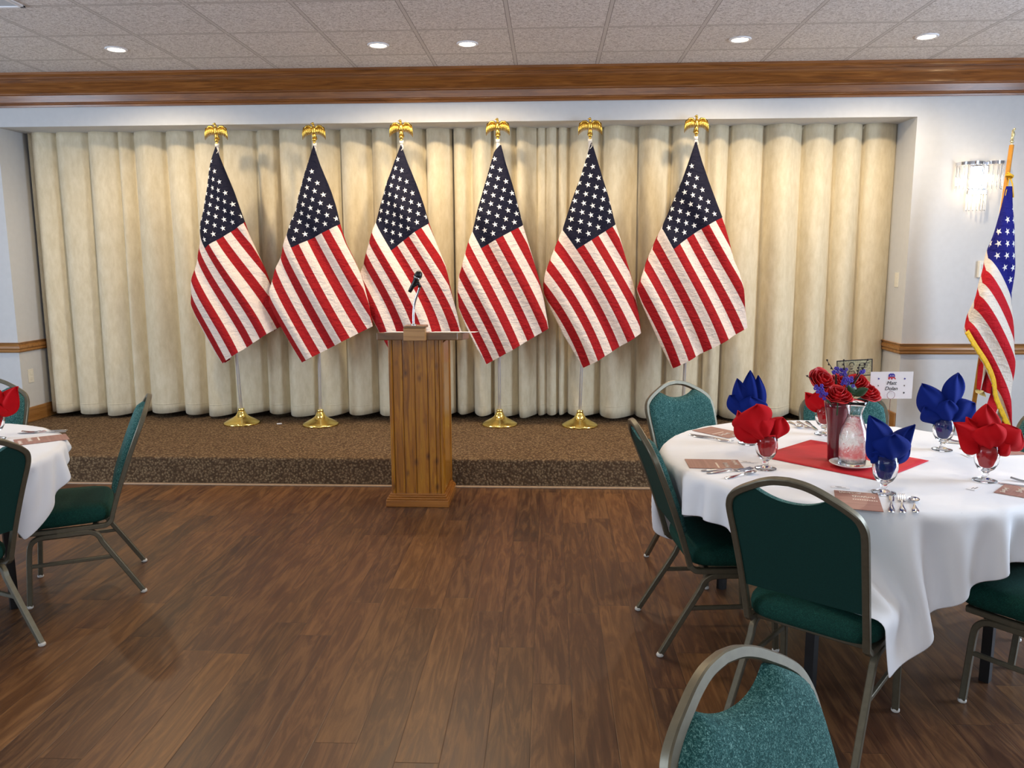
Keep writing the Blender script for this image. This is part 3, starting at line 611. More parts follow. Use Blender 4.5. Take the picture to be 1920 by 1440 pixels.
# ------------------------------------------------------------------ chairs
SQ = [(-.011,-.008),(-.008,-.011),(.008,-.011),(.011,-.008),(.011,.008),(.008,.011),(-.008,.011),(-.011,.008)]
def by(z): return -.196-(z-.36)*.28-max(0,z-.36)**2*.155          # plane of the back
BN = Vector((0,-1,-.37)).normalized()
HALF = [(.194,.36),(.197,.50),(.203,.66),(.2075,.76),(.204,.797),(.190,.826),(.160,.850),(.125,.870),(.085,.890),(.045,.903),(0,.908)]
def back_outline(n=5):
    h = catmull([(u,z,0) for u, z in HALF], n); pts = [(p.x,p.y) for p in h]; return pts+[(-u,z) for u, z in reversed(pts[:-1])]
def make_chair():
    t = thing('banquet_chair', (0,0,0), 0, '', 'chair', 'green banquet chairs')
    # seat cushion: domed, rounded in plan
    m = MB(); NR = 40; rings = [(.0,.452),(.5,.451),(.8,.446),(.93,.436),(.985,.420),(1.0,.402),(.99,.384),(.96,.370),(.9,.364),(.0,.364)]
    vs = []; fs = []
    for s, z in rings:
        for k in range(NR):
            a = 2*PI*k/NR; ca, sa = math.cos(a), math.sin(a); e = .36
            x = math.copysign(abs(ca)**e, ca)*.222*s; y = math.copysign(abs(sa)**e, sa)*.208*s
            x *= 1+.04*(y/.208); z2 = z-(.012*(max(0,y)/.208)**4 if z > .4 else 0)
            vs.append((x, y+.005, z2))
    for i in range(len(rings)-1):
        for k in range(NR): fs.append((i*NR+k, i*NR+(k+1) % NR, (i+1)*NR+(k+1) % NR, (i+1)*NR+k))
    m.add(vs, fs); m.build('seat', M['seat'], t, smooth=True)
    # back pad
    m = MB(); NU, NZ = 30, 22; out = catmull([(u,z,0) for u, z in HALF], 8)
    def top(u):
        u = abs(u)*1.0; best = .9
        for a, b in zip(out, out[1:]):
            if b.x <= u <= a.x and a.y > .79: f = (a.x-u)/max(1e-6, a.x-b.x); best = a.y+(b.y-a.y)*f; break
        z = best-.010
        if u < .105: z = min(z, .834+.030*(u/.105)**2.2)
        return z
    def wid(z):
        for a, b in zip(HALF, HALF[1:]):
            if a[1] <= z <= b[1]: f = (z-a[1])/(b[1]-a[1]); return a[0]+(b[0]-a[0])*f-.006
        return .18
    def front(i, j, side):
        a = -1+2*i/NU; 
        u = a*.196; zt = top(min(.1955, abs(u))); z = .492+(zt-.492)*j/NZ
        if z < .79: u = a*min(wid(z), .2005)
        q = max(0,(1-a**10))*max(0,(1-(2*j/NZ-1)**12)); th = .017+.020*q**.4 if side else -.004*q**.3
        if not side: th = -.006
        return Vector((u, by(z)+th, z))
    for side in (1, 0): m.grid(lambda u, v: front(round(u*NU), round(v*NZ), side), NU, NZ, mi=0 if side else 1)
    W = NU+1; nF = W*(NZ+1)
    rim = [j*W for j in range(NZ+1)]+[NZ*W+i for i in range(1,W)]+[j*W+NU for j in range(NZ-1,-1,-1)]+[i for i in range(NU-1,0,-1)]
    m.f += [(rim[k], rim[(k+1) % len(rim)], rim[(k+1) % len(rim)]+nF, rim[k]+nF) for k in range(len(rim))]; m.mi += [0]*len(rim)
    m.build('backrest', [M['fabric'], M['greenback']], t, smooth=True, angle=60)
    # frame: arch, uprights, then rails under the seat
    m = MB(); arch = [Vector((u, by(z), z)) for u, z in back_outline()]
    m.sweep(arch, SQ, binormal=BN)
    for s in (-1, 1):
        pts = catmull([(s*.194,by(.40),.40),(s*.194,by(.372),.372),(s*.196,-.182,.352),(s*.197,-.15,.346),(s*.197,0,.346),(s*.196,.17,.348)], 5)
        m.sweep(pts, SQ, binormal=(1,0,0))
    m.sweep([(-.197,.165,.348),(.197,.165,.348)], SQ, binormal=(0,0,1)); m.sweep([(-.197,-.13,.346),(.197,-.13,.346)], SQ, binormal=(0,0,1))
    m.build('back_frame', M['frame'], t, smooth=True, angle=35)
    for s in (-1, 1):
        fr = catmull([(s*.2,.158,.012),(s*.2,.148,.16),(s*.2,.140,.262),(s*.2,.130,.300),(s*.2,.100,.322),(s*.2,.05,.326),(s*.2,-.01,.326)], 6)
        rr = catmull([(s*.2,-.01,.326),(s*.2,-.085,.326),(s*.2,-.118,.320),(s*.2,-.142,.300),(s*.2,-.160,.262),(s*.206,-.24,.13),(s*.212,-.311,.012)], 6)
        for pts, foot in ((fr,(s*.2,.159)), (rr,(s*.2125,-.313))):
            m = MB(); m.sweep(pts, SQ, binormal=(1,0,0)); lg = m.build('leg', M['frame'], t, smooth=True, angle=35)
            m = MB(); m.lathe([(0,0),(.011,0),(.0145,.004),(.0145,.010),(.011,.016),(0,.016)], 14, (foot[0],foot[1],0)); m.build('foot_glide', M['glide'], lg, smooth=True)
        m = MB(); m.sweep([(s*.2,.146,.195),(s*.203,-.200,.195)], [(u*.75,v*.6) for u, v in SQ], binormal=(1,0,0)); m.build('stretcher', M['frame'], t, smooth=True, angle=35)
    return t
CH = [  # centre x, y, facing x, y, label
 (.858,3.905,.47,-.88,'green banquet chair at the far left of the right table, beside the stage'),
 (.738,3.24,.995,.095,'green banquet chair seen side on, tucked under the left edge of the right table'),
 (.955,2.635,.62,.785,'green banquet chair in front of the right table, its dark back to the viewer'),
 (.57,.975,.71,-.70,'nearest green banquet chair, only its teal back showing at the bottom edge'),
 (1.728,2.71,-.633,.774,'green banquet chair at the right edge of the picture in front of the right table'),
 (1.485,3.75,-.06,-.998,'green banquet chair on the far side of the right table behind the roses'),
 (1.988,3.434,-.9,-.44,'green banquet chair whose back edge only shows at the right edge of the picture'),
 (-2.297,3.584,-.89,-.45,'green banquet chair seen from the side at the right of the left table'),
 (-2.44,2.905,-.93,.36,'green banquet chair at the left edge of the picture in front of the left table'),
 (-3.037,3.89,.2,-.98,'green banquet chair on the far side of the left table behind the red napkin')]
ch0 = make_chair()
for i, (x, y, fx, fy, lab) in enumerate(CH):
    rz = math.atan2(fy, fx)-PI/2
    if i == 0: ch0.location = (x,y,0); ch0.rotation_euler[2] = rz; ch0['label'] = lab
    else: dup(ch0, (x,y,0), rz, lab)
# ------------------------------------------------------------------ tables and cloths
TT = .752
def drape(cx, cy, ang, half, off, chairs, seed, N=76, steps=220):
    rng = np.random.RandomState(seed); g = np.linspace(-half, half, N); d = g[1]-g[0]
    A, B = np.meshgrid(g, g, indexing='ij'); ca, sa = math.cos(ang), math.sin(ang)
    P = np.stack([cx+off[0]+A*ca-B*sa, cy+off[1]+A*sa+B*ca, np.full_like(A, TT+.008)], -1); P[...,2] += rng.normal(0,.0006,A.shape)
    V = np.zeros_like(P); P0 = P.copy(); R = .759; dt = 1/110.; C = np.array([cx, cy])
    rel = P[...,:2]-C; rho = np.hypot(rel[...,0], rel[...,1]); ph = np.arctan2(rel[...,1], rel[...,0]); ov = np.maximum(0, rho-R)
    rr = np.where(rho > R, R+.012+ov*(.10+.13*np.cos(ph*11+seed)+.05*np.cos(ph*5+2*seed)), rho)
    P[...,:2] = C+rel/np.maximum(rho,1e-6)[...,None]*rr[...,None]; P[...,2] -= ov*.96
    top = np.hypot(P[...,0]-cx, P[...,1]-cy) < R-.004
    def con(Q, a, b, L, k):
        D = Q[b]-Q[a]; l = np.sqrt((D**2).sum(-1, keepdims=True))+1e-9; c = D*((l-L)/l*.5*k); Q[a] += c; Q[b] -= c
    S_ = slice; cons = []
    for s in (0, 1):
        e = N-1 if (N-s) % 2 else N
        n2 = (N-s)//2; cons += [((S_(s,s+2*n2,2),S_(None)), (S_(s+1,s+2*n2,2),S_(None)), d, 1.), ((S_(None),S_(s,s+2*n2,2)), (S_(None),S_(s+1,s+2*n2,2)), d, 1.)]
    for s in (0, 1):
        n2 = (N-s)//2; a_ = S_(s,s+2*n2,2); b_ = S_(s+1,s+2*n2,2)
        cons += [((a_,S_(0,N-1)),(b_,S_(1,N)),d*1.4142,.35), ((b_,S_(0,N-1)),(a_,S_(1,N)),d*1.4142,.35)]
    for s in range(0, 6, 3): pass
    bend = []
    for s in range(4):
        n = len(range(s, N-2, 4)); ia = np.arange(s, N-2, 4)
        bend += [((ia,S_(None)),(ia+2,S_(None))), ((S_(None),ia),(S_(None),ia+2))]
    cols = []
    for x, y, fx, fy, _ in chairs:
        F = np.array([fx,fy])/math.hypot(fx,fy); Rr = np.array([F[1],-F[0]]); cols.append((np.array([x,y]), F, Rr, math.hypot(x-cx,y-cy) > .62))
    for st in range(steps):
        V[...,2] -= 9.8*dt; V *= .975; Q = P+V*dt
        for it in range(14):
            for a, b, L, k in cons: con(Q, a, b, L, k)
            if it % 3 == 0:
                for a, b in bend:
                    D = Q[b]-Q[a]; l = np.sqrt((D**2).sum(-1, keepdims=True))+1e-9; c = D*(np.minimum(0,(l-2*d))/l*.5*.16); Q[a] += c; Q[b] -= c
            xy = Q[...,:2]-C; r = np.hypot(xy[...,0], xy[...,1])
            ins = (r < R) & (Q[...,2] < TT+.0035)
            hi = ins & top; Q[...,2][hi] = TT+.0035
            lo = ins & ~hi & (Q[...,2] > TT-.03)
            if lo.any(): f = (R/np.maximum(r, 1e-6))[lo][:,None]; Q[...,:2][lo] = C+xy[lo]*f
            if True:
                for c, F, Rr, bk in cols:
                    rel = Q[...,:2]-c; ly = rel@F; lx = rel@Rr; z = Q[...,2]
                    yb = -.196-(z-.36)*.28-np.maximum(0,z-.36)**2*.155
                    inb = (np.abs(lx) < .222) & (ly < yb+.048) & (ly > yb-.12) & (z > .36) & (z < .715)
                    if inb.any(): Q[...,:2][inb] += (np.minimum(.006, (yb+.048-ly))[inb])[:,None]*F
                    ins2 = (np.abs(lx) < .235) & (np.abs(ly) < .225) & (z > .36) & (z < .462)
                    if ins2.any():
                        px = .235-np.abs(lx); up = .462-z
                        u = ins2 & (up < px); Q[...,2][u] = .462
                        s2 = ins2 & ~u; Q[...,:2][s2] += (np.sign(lx)*px)[s2][:,None]*Rr
            Q[top,:2] = P0[top,:2]
        V = (Q-P)/dt; V = np.clip(V, -4, 4); P = Q
    return P
def round_table(cx, cy, legs, label):
    t = thing('round_table', (cx,cy,0), 0, label, 'table', 'round banquet tables')
    m = MB(); m.lathe([(0,TT-.022),(.741,TT-.022),(.745,TT-.018),(.745,TT-.003),(.742,TT),(0,TT)], 96); m.build('tabletop', M['black'], t, smooth=True, angle=40)
    for lx, ly in legs:
        m = MB(); m.tube([(lx,ly,.0),(lx,ly,TT-.022)], .024, 4); m.build('leg', M['black'], t, smooth=True, angle=40)
    for a, b in ((0,1),(2,3)):
        p, q = legs[a], legs[b]
        for z_ in (TT-.05,): m = MB(); m.tube([(*p,z_),(*q,z_)], .014, 8); m.build('cross_bar', M['black'], t, smooth=True)
def cloth(cx, cy, ang, half, off, chairs, seed, label):
    P = drape(cx, cy, ang, half, off, chairs, seed); N = P.shape[0]
    m = MB(); m.add([(p[0]-cx,p[1]-cy,p[2]) for p in P.reshape(-1,3)], [(i*N+j, (i+1)*N+j, (i+1)*N+j+1, i*N+j+1) for i in range(N-1) for j in range(N-1)])
    o = m.build('tablecloth', M['linen'], smooth=True, solid=.0022, subsurf=1, loc=(cx,cy,0)); tag(o, label, 'tablecloth', 'white square tablecloths'); return P
RT = (1.232,3.27); LT = (-2.85,3.09)
round_table(*RT, [(-.27,-.49),(.40,-.41),(.27,.49),(-.40,.41)], 'round folding table with black legs under the right white cloth')
round_table(*LT, [(.425,.25),(.22,-.45),(-.425,-.25),(-.22,.45)], 'round folding table with black legs under the left white cloth')
cloth(*RT, math.radians(258-45), .91, (.02,-.01), [CH[i] for i in (0,1,2,4,5,6)], 1, 'white tablecloth on the right round table, its corner hanging low in front')
cloth(*LT, math.radians(2-45), .835, (-.08,0), [CH[i] for i in (7,8,9)], 5, 'white tablecloth on the left round table')
TZ = TT+.0055
# ------------------------------------------------------------------ goblets and napkins
gm = MB(); gm.lathe([(0,0),(.038,0),(.041,.002),(.040,.005),(.024,.009),(.011,.014),(.0085,.020),(.012,.026),(.010,.031),(.016,.037),(.029,.048),(.038,.066),(.042,.088),(.0405,.112),(.0375,.134),(.0362,.1345),(.035,.133),(.038,.112),(.0395,.088),(.0355,.068),(.026,.052),(.012,.045),(0,.043)], 40)
g0 = None
def goblet(x, y, label):
    global g0
    if g0 is None: g0 = gm.build('goblet', M['glass'], smooth=True); o = g0
    else: o = g0.copy(); COL.objects.link(o)
    o.location = (x,y,TZ); return tag(o, label, 'glass', 'clear stemmed goblets')
def napkin(x, y, mat, petals, label, seed=0):
    """petals: tip dx, dy, dz from the glass mouth; half width; cup; sideways lean of the middle"""
    rnd = random.Random(seed); m = MB()
    # gathered part inside the bowl
    def body(u, v):
        a = 2*PI*u; z = .052+.088*v; r = (.018+.019*math.sin(PI*min(1,v*1.0)*.55+.15))*(1-.10*abs(math.sin(a*3.5+seed+v*2))); return Vector((r*math.cos(a), r*math.sin(a), z))
    m.grid(body, 42, 10); m.lathe([(0,.050),(.0195,.0525)], 30)
    for k, (dx, dy, dz, wd, cup, lean, fat) in enumerate(petals):
        tip = Vector((dx,dy,dz+.134)); a0 = math.atan2(dy, dx); base = Vector((.016*math.cos(a0), .016*math.sin(a0), .118)) if math.hypot(dx,dy) > .01 else Vector((0,.0,.118))
        ax = (tip-base); L = ax.length; ax.normalize(); side = ax.cross(Vector((0,-1,.15))).normalized(); nrm = side.cross(ax).normalized()
        if nrm.y > 0: nrm = -nrm
        ph = rnd.uniform(0,6); tw = rnd.uniform(-.5,.5); crl = rnd.uniform(.0,.35)
        def f(u, v, base=base, tip=tip, L=L, side=side, nrm=nrm, wd=wd, cup=cup, lean=lean, ph=ph, fat=fat, tw=tw, crl=crl):
            s = 2*u-1; w_ = .020*(1-v)+wd*math.sin(PI*v**fat)**.85*(1+tw*.6*s*v)*1.12; w_ = w_*(1 if v < 1 else 0)+.0005
            c = base.lerp(tip, v)+side*lean*math.sin(PI*v)
            return c+side*s*w_+nrm*(cup*wd*(.6-s*s)*math.sin(PI*min(1,v*.9+.1)))+nrm*(.006*math.sin(s*5+ph+v*4))-nrm*(crl*wd*max(0,v-.55)**2*4*(1+tw*s))+side*(.012*math.sin(v*5+ph)*v*(1-v))
        m.grid(f, 14, 16)
    o = m.build('cloth_napkin', mat, smooth=True, solid=.0016); o.location = (x,y,TZ); return tag(o, label, 'napkin', 'folded red and blue napkins')
B, Rn = M['napkinblue'], M['napkinred']
SET = [
 (1.158,2.73,B,[(-.066,-.01,.140,.036,.7,.010,.75),(.090,.0,.108,.024,.9,-.004,.8),(.082,.01,.050,.030,.7,0,.9),(-.054,-.01,.010,.030,.9,.012,1.4),(.010,-.035,.080,.050,.8,0,1.2),(.03,.03,.075,.040,.4,0,1.)],'blue','at the front of the right table, nearest the viewer'),
 (.839,3.045,Rn,[(-.115,-.01,.095,.030,.9,-.03,.8),(-.050,-.03,.122,.062,.9,-.022,1.5),(-.030,-.035,.070,.046,.9,-.01,1.5),(.055,-.01,.070,.030,.9,0,1.6),(.040,.02,.05,.030,.5,0,1.2)],'red','at the left edge of the right table'),
 (.874,3.471,B,[(-.085,0,.082,.034,.7,0,1.6),(-.055,0,.155,.030,.5,0,.8),(.0,0,.190,.034,.6,0,.8),(.036,.01,.168,.028,.5,.01,.8),(.075,.0,.045,.036,.7,.02,.9),(.0,-.03,.08,.050,.7,0,1.2)],'blue','far left on the right table, behind the red one'),
 (1.267,3.669,Rn,[(-.092,0,.062,.022,.8,0,.8),(-.040,-.02,.075,.044,1.,0,1.6),(.04,0,.07,.036,.7,0,1.3)],'red','behind the dark red vase'),
 (1.663,3.379,B,[(-.100,0,.150,.044,.9,.016,1.),(-.090,-.01,.052,.034,.9,.01,1.3),(.045,0,.195,.034,.8,-.012,1.7),(.115,-.01,.070,.044,1.1,.0,1.5),(.0,-.03,.085,.046,.7,0,1.1),(.05,.02,.10,.04,.6,0,1.1)],'blue','far right on the right table beside the flag'),
 (1.588,2.90,Rn,[(-.122,0,.080,.034,.7,.0,.7),(-.070,.02,.098,.020,.5,0,.8),(.0,.02,.145,.040,.6,0,1.),(.105,-.01,.058,.050,.9,-.006,1.6),(.0,-.035,.085,.050,.8,0,1.3),(.062,-.03,.012,.038,.8,0,1.3)],'red','at the right edge of the right table'),
 (-2.515,3.46,Rn,[(.120,0,.110,.038,.7,.0,.8),(.020,-.01,.112,.044,.8,0,1.1),(-.03,0,.12,.04,.6,0,1.),(.035,-.03,.04,.040,.8,0,1.3)],'red','on the left table')]
for k, (x, y, mt, pet, c, wh) in enumerate(SET):
    goblet(x, y, 'clear goblet with %s napkin %s' % (c, wh)); napkin(x, y, mt, pet, '%s napkin standing in a goblet %s' % (c, wh), k)
# ------------------------------------------------------------------ centrepiece
m = MB(); n = 14; c = [Vector((.859,3.246)), Vector((1.205,2.885)), Vector((1.521,3.186)), Vector((1.172,3.552))]
def sq(u, v):
    p = c[0].lerp(c[1], u).lerp(c[3].lerp(c[2], u), v); return Vector((p.x-1.19, p.y-3.21, .0012+.0012*math.sin(u*9)*math.sin(v*7)))
m.grid(sq, n, n); tag(m.build('table_square', M['runner'], smooth=True, solid=.0012, loc=(1.19,3.21,TZ)), 'red cloth square laid diagonally in the middle of the right table', 'table cloth')
CZ0 = TZ+.003
m = MB(); m.lathe([(0,0),(.026,0),(.0265,.004),(.029,.06),(.036,.15),(.047,.215),(.050,.236),(.048,.237),(.045,.215),(.034,.15),(.026,.06),(.023,.012),(0,.012)], 40)
tag(m.build('vase', M['redglass'], smooth=True, loc=(1.148,3.185,CZ0)), 'tall dark red tapered glass vase holding the roses', 'vase')
m = MB(); m.lathe([(0,0),(.045,0),(.047,.003),(.060,.005),(.082,.013),(.083,.015),(.080,.0155),(.060,.009),(.045,.006),(0,.006)], 48)
tag(m.build('saucer', M['china'], smooth=True, loc=(1.180,3.085,CZ0)), 'white china saucer under the water carafe', 'saucer')
t = thing('carafe', (1.180,3.085,CZ0+.007), 0, 'clear glass carafe of water on a white saucer in front of the vase', 'carafe')
o_ = [(0,0),(.046,0),(.051,.004),(.0515,.03),(.052,.09),(.0515,.115),(.047,.140),(.037,.165),(.029,.185),(.0265,.198),(.029,.215),(.037,.235),(.0465,.252)]
i_ = [(.0445,.252),(.035,.235),(.027,.215),(.0245,.198),(.027,.185),(.035,.165),(.045,.140),(.0495,.115),(.050,.09),(.0495,.03),(.047,.010),(0,.010)]
m = MB(); m.lathe(o_+i_, 48); m.build('glass_body', M['glass'], t, smooth=True)
m = MB(); m.lathe([(0,.011),(.0463,.011),(.0488,.03),(.0493,.09),(.0488,.115),(.0443,.140),(.0343,.165),(.0263,.185),(.0245,.192),(0,.192)], 48)
k = NT('iced_water'); k.b.inputs['Transmission Weight'].default_value = 1; k.b.inputs['Roughness'].default_value = 0; k.b.inputs['IOR'].default_value = 1.33; k.bump(k.noise(k.mapping(k.coord(), (1,1,.45)), 60, 3, .6, 2.), .55, .006)
m.build('water', k.m, t, smooth=True)
m = MB(); m.ball((0,0,.010), .013,.010,.009, 12, 8); m.tube([(0,0,.017),(.004,0,.024)], .004, 6, scales=[.5,1.6]); tag(m.build('sweet', M['gold'], smooth=True, loc=(1.262,2.985,CZ0)), 'small gold wrapped sweet between the saucer and the front goblet', 'sweet')
def rose(px, Y, r, label, seed):
    rnd = random.Random(seed); c0 = at(*px, Y); t = thing('rose', c0, 0, label, 'flower', 'red roses in the vase')
    m = MB(); tilt = Matrix.Rotation(rnd.uniform(.45,.85), 3, 'X') @ Matrix.Rotation(rnd.uniform(-.4,.4), 3, 'Y')
    for layer, (R0, n, h, op) in enumerate(((.30,3,.75,.15),(.5,4,.72,.35),(.72,5,.62,.6),(.92,6,.48,.9),(1.05,6,.30,1.2))):
        for k_ in range(n):
            a0 = 2*PI*(k_+rnd.random()*.3)/n+layer*1.1; wdt = 2*PI/n*1.35
            def f(u, v, a0=a0, R0=R0, h=h, op=op, wdt=wdt, ly=layer):
                a = a0+(u-.5)*wdt; rr = r*(.10+(R0-.10)*math.sin(PI*.60*v)**.65)*(1+.07*math.sin(a*3+ly)); e = abs(2*u-1)
                rr += r*(.20*op*max(0,v-.7)*3.3*(1-.7*e)-.05*math.sin(u*9+ly)*v)
                z = r*(-.62+(1.25-.42*R0)*v)-r*.30*op*max(0,v-.75)*3*(1-.4*e)-r*.22*e**2.5*v
                return tilt @ Vector((rr*math.cos(a), rr*math.sin(a), z))
            m.grid(f, 8, 7)
    m.build('bloom', M['rose'], t, smooth=True, solid=.0009)
    m = MB(); e = Vector((1.148,3.185,CZ0+.13))-c0; m.tube([Vector((0,0,-r*.5)), e*.5+Vector((0,0,-.01)), e], .0028, 6); m.build('stem', M['leaf'], t, smooth=True)
for k_, (px, Y, r, lab) in enumerate((((1543,712),3.15,.050,'large open red rose at the left of the vase bouquet'),((1572,738),3.10,.047,'red rose drooping at the front of the bouquet over the vase rim'),((1604,716),3.19,.040,'red rose in the upper middle of the bouquet'),((1628,733),3.21,.045,'red rose at the right of the bouquet beside the name card'),((1575,716),3.22,.036,'red rose at the back of the bouquet behind the purple blossoms'))): rose(px, Y, r, lab, k_+2)
def sprig(px, Y, n, spread, label, seed):
    rnd = random.Random(seed); c0 = at(*px, Y); t = thing('purple_sprig', c0, 0, label, 'flower', 'purple blossom sprigs in the vase'); m = MB()
    for k_ in range(n):
        c_ = Vector((rnd.uniform(-1,1), rnd.uniform(-1,1), rnd.uniform(-1,1)))*spread
        for q in range(5):
            a = 2*PI*q/5+k_; d_ = Vector((math.cos(a), -.4, math.sin(a))); m.ball(c_+d_*.0045, .0035,.0015,.0035, 6, 4)
    m.build('blossoms', M['purple'], t, smooth=True)
    e = Vector((1.148,3.185,CZ0+.18))-c0; m = MB(); m.tube([Vector((0,0,0)), e*.5+Vector((0,0,.005)), e], .0016, 6); m.build('stem', M['leaf'], t, smooth=True)
for a_ in (((1536,728),3.09,9,.013,'purple blossom sprig low at the left of the bouquet',1),((1545,740),3.09,10,.014,'dark purple blossom sprig hanging left of the front rose',2),((1590,716),3.10,14,.018,'purple blossom sprig in the middle of the bouquet',3),((1566,695),3.15,8,.012,'purple blossom sprig at the top left of the bouquet',4),((1582,698),3.15,8,.012,'purple blossom sprig at the top middle of the bouquet',5),((1615,698),3.15,7,.010,'purple blossom sprig at the top right of the bouquet',6)): sprig(*a_)
for tip, mid, lab in (((1549,674),(1568,704),'dark bare twig sticking up at the left of the bouquet'),((1581,674),(1584,705),'dark bare twig sticking straight up in the bouquet middle'),((1627,673),(1610,704),'dark bare twig sticking up at the right of the bouquet'),((1511,704),(1545,725),'dark bare twig pointing out left of the bouquet'),((1611,683),(1606,705),'short dark twig beside the right upright twig')):
    a = at(*tip, 3.13); b = at(*mid, 3.15); m = MB(); m.tube([a, a.lerp(b,.5)+Vector((.003,0,-.002)), b, Vector((1.148,3.185,.97))], .0017, 6, scales=[.7,1,1.2,1.2])
    for q in (.05,.3,.55,.8): m.ball(a.lerp(b,q)+Vector((.002*(-1)**int(q*10),-.001,0)), .0035,.003,.0045, 7, 5)
    tag(m.build('twig', M['twig'], smooth=True), lab, 'twig', 'bare twigs in the vase')
for px, ang, lab in (((1613,735),.5,'dark green leaf at the right of the bouquet'),((1598,731),2.4,'dark green leaf in the shade under the middle rose')):
    c0 = at(*px, 3.11); m = MB(); d_ = Vector((math.cos(ang),-.2,math.sin(ang))); s_ = Vector((-math.sin(ang),-.2,math.cos(ang)))
    m.grid(lambda u, v: c0+d_*(.06*(v-.5))+s_*((2*u-1)*.019*math.sin(PI*v)**.8)+Vector((0,-.006*(1-(2*u-1)**2),0)), 6, 10)
    m.tube([c0-d_*.03, Vector((1.148,3.185,.98))], .0015, 6)
    tag(m.build('leaf', M['leaf'], smooth=True, solid=.0008), lab, 'leaf')
# banknote-like picture on a stick
c0 = at(1602,690,3.26); t = thing('picture_pick', c0, 0, 'small framed banknote-style portrait picture standing behind the roses', 'picture')
t.rotation_euler = (.05,-.06,0)
k = NT('printed_note_paper'); co = k.coord(); k.link(k.ramp(k.noise(co, 150, 4, .7), [(.35,S(150,150,112)),(.6,S(208,204,166))]), k.b.inputs['Base Color']); k.b.inputs['Roughness'].default_value = .6
m = MB(); m.box(-.071,.071,0,.0012,-.034,.034); m.build('sheet', k.m, t)
m = MB(); E_ = .0035
m.box(-.071,.071,-.0012,0,.034-E_,.034); m.box(-.071,.071,-.0012,0,-.034,-.034+E_); m.box(-.071,-.071+E_,-.0012,0,-.034,.034); m.box(.071-E_,.071,-.0012,0,-.034,.034); m.build('border', M['ink'], t)
m = MB(); m.ball((-.012,-.001,.008), .011,.002,.014, 16, 8); m.ball((-.012,-.0005,-.020), .022,.002,.014, 16, 8); m.build('portrait_oval', plain('note_portrait', S(176,168,132), .6, var=.25, scale=200), t, smooth=True)
m = MB(); m.tube([(-.022,-.002,.012),(-.018,-.002,.022),(-.012,-.002,.0245),(-.005,-.002,.022),(-.002,-.002,.012)], .0014, 6); m.box(-.019,-.014,-.004,-.002,.008,.0095); m.box(-.010,-.005,-.004,-.002,.008,.0095); m.box(-.016,-.008,-.004,-.002,-.003,-.001); m.tube([(-.028,-.002,-.028),(-.020,-.002,-.010),(-.012,-.002,-.014),(-.003,-.002,-.010),(.006,-.002,-.028)], .0012, 6)
for q in range(4): m.box(.020,.060-.006*q,-.0018,-.0005,.018-.009*q,.0195-.009*q)
m.build('engraving', M['ink'], t)
m = MB(); m.tube([(0,.002,-.02), Vector((1.16,3.19,.95))-c0], .0014, 6); m.build('stick', M['twig'], t)
# name card on a wire stand
cc = at(1671,723,3.23); t = thing('place_card_holder', (cc.x,3.23,CZ0), 0, 'white name card with an elephant emblem held in a wire stand on the right table', 'place card')
t.rotation_euler[2] = .04; hz_ = cc.z-CZ0
m = MB(); m.box(-.085,.085,-.0006,.0006,hz_-.053,hz_+.056); cd = m.build('card', M['white'], t)
def child_text(body, size, x, z, mat, shear=.25):
    o = text_mesh(body, size, mat, 'lettering', shear); o.parent = cd; o.rotation_euler = (PI/2,0,0); o.location = (x,-.0012,z); return o
child_text('Matt', .021, 0, hz_+.010, M['ink']); child_text('Dolan', .021, 0, hz_-.012, M['ink'])
def flat(pts, mat, name, y=-.0014, par=None):
    m = MB(); n = len(pts); m.add([(x,y,z) for x,z in pts]+[(x,y+.0006,z) for x,z in pts], [tuple(range(n)), tuple(reversed(range(n,2*n)))]+[(i,(i+1)%n,n+(i+1)%n,n+i) for i in range(n)]); return m.build(name, mat, par)
ez = hz_+.036
flat([(-.014,ez),(-.0135,ez+.009),(-.008,ez+.013),(.006,ez+.013),(.011,ez+.009),(.0125,ez)], M['inkblue'], 'elephant_back', par=cd)
flat([(-.014,ez-.001),(-.014,ez-.011),(-.008,ez-.011),(-.008,ez-.006),(-.003,ez-.006),(-.003,ez-.011),(.003,ez-.011),(.003,ez-.006),(.009,ez-.006),(.011,ez-.010),(.016,ez-.010),(.0165,ez-.007),(.0125,ez-.006),(.0125,ez-.001)], M['inkred'], 'elephant_legs', par=cd)
for q in (-.007,0,.006):
    pts = [((.0022 if k_ % 2 == 0 else .0009)*math.sin(k_*PI/5)+q, (.0022 if k_ % 2 == 0 else .0009)*math.cos(k_*PI/5)+ez+.005) for k_ in range(10)]; flat(pts, M['white'], 'emblem_star', -.0022, cd)
for sx_ in (-1,1):
    for q, (dz, mt) in enumerate(((.028,'inkblue'),(.0,'frame'),(-.029,'ink'))):
        R_ = .0045 if q != 1 else .0035
        pts = [((R_ if k_ % 2 == 0 else R_*.5)*math.sin(k_*PI/5)+sx_*.052, (R_ if k_ % 2 == 0 else R_*.5)*math.cos(k_*PI/5)+hz_+dz) for k_ in range(10)]; flat(pts, M[mt], 'star', -.0014, cd)
m = MB(); rz_ = hz_-.038; circ = [Vector((.0155*math.sin(2*PI*q/24), -.0035, rz_+.0155*math.cos(2*PI*q/24))) for q in range(24)]
m.tube(circ, .0009, 6, closed=True); circ = [v+Vector((0,.007,0)) for v in circ]; m.tube(circ, .0009, 6, closed=True)
m.tube([(0,0,rz_-.0155),(0,0,.004)], .0011, 6); m.lathe([(0,0),(.028,0),(.028,.003),(.01,.006),(0,.006)], 24); m.build('wire_stand', M['steel'], t, smooth=True, angle=50)
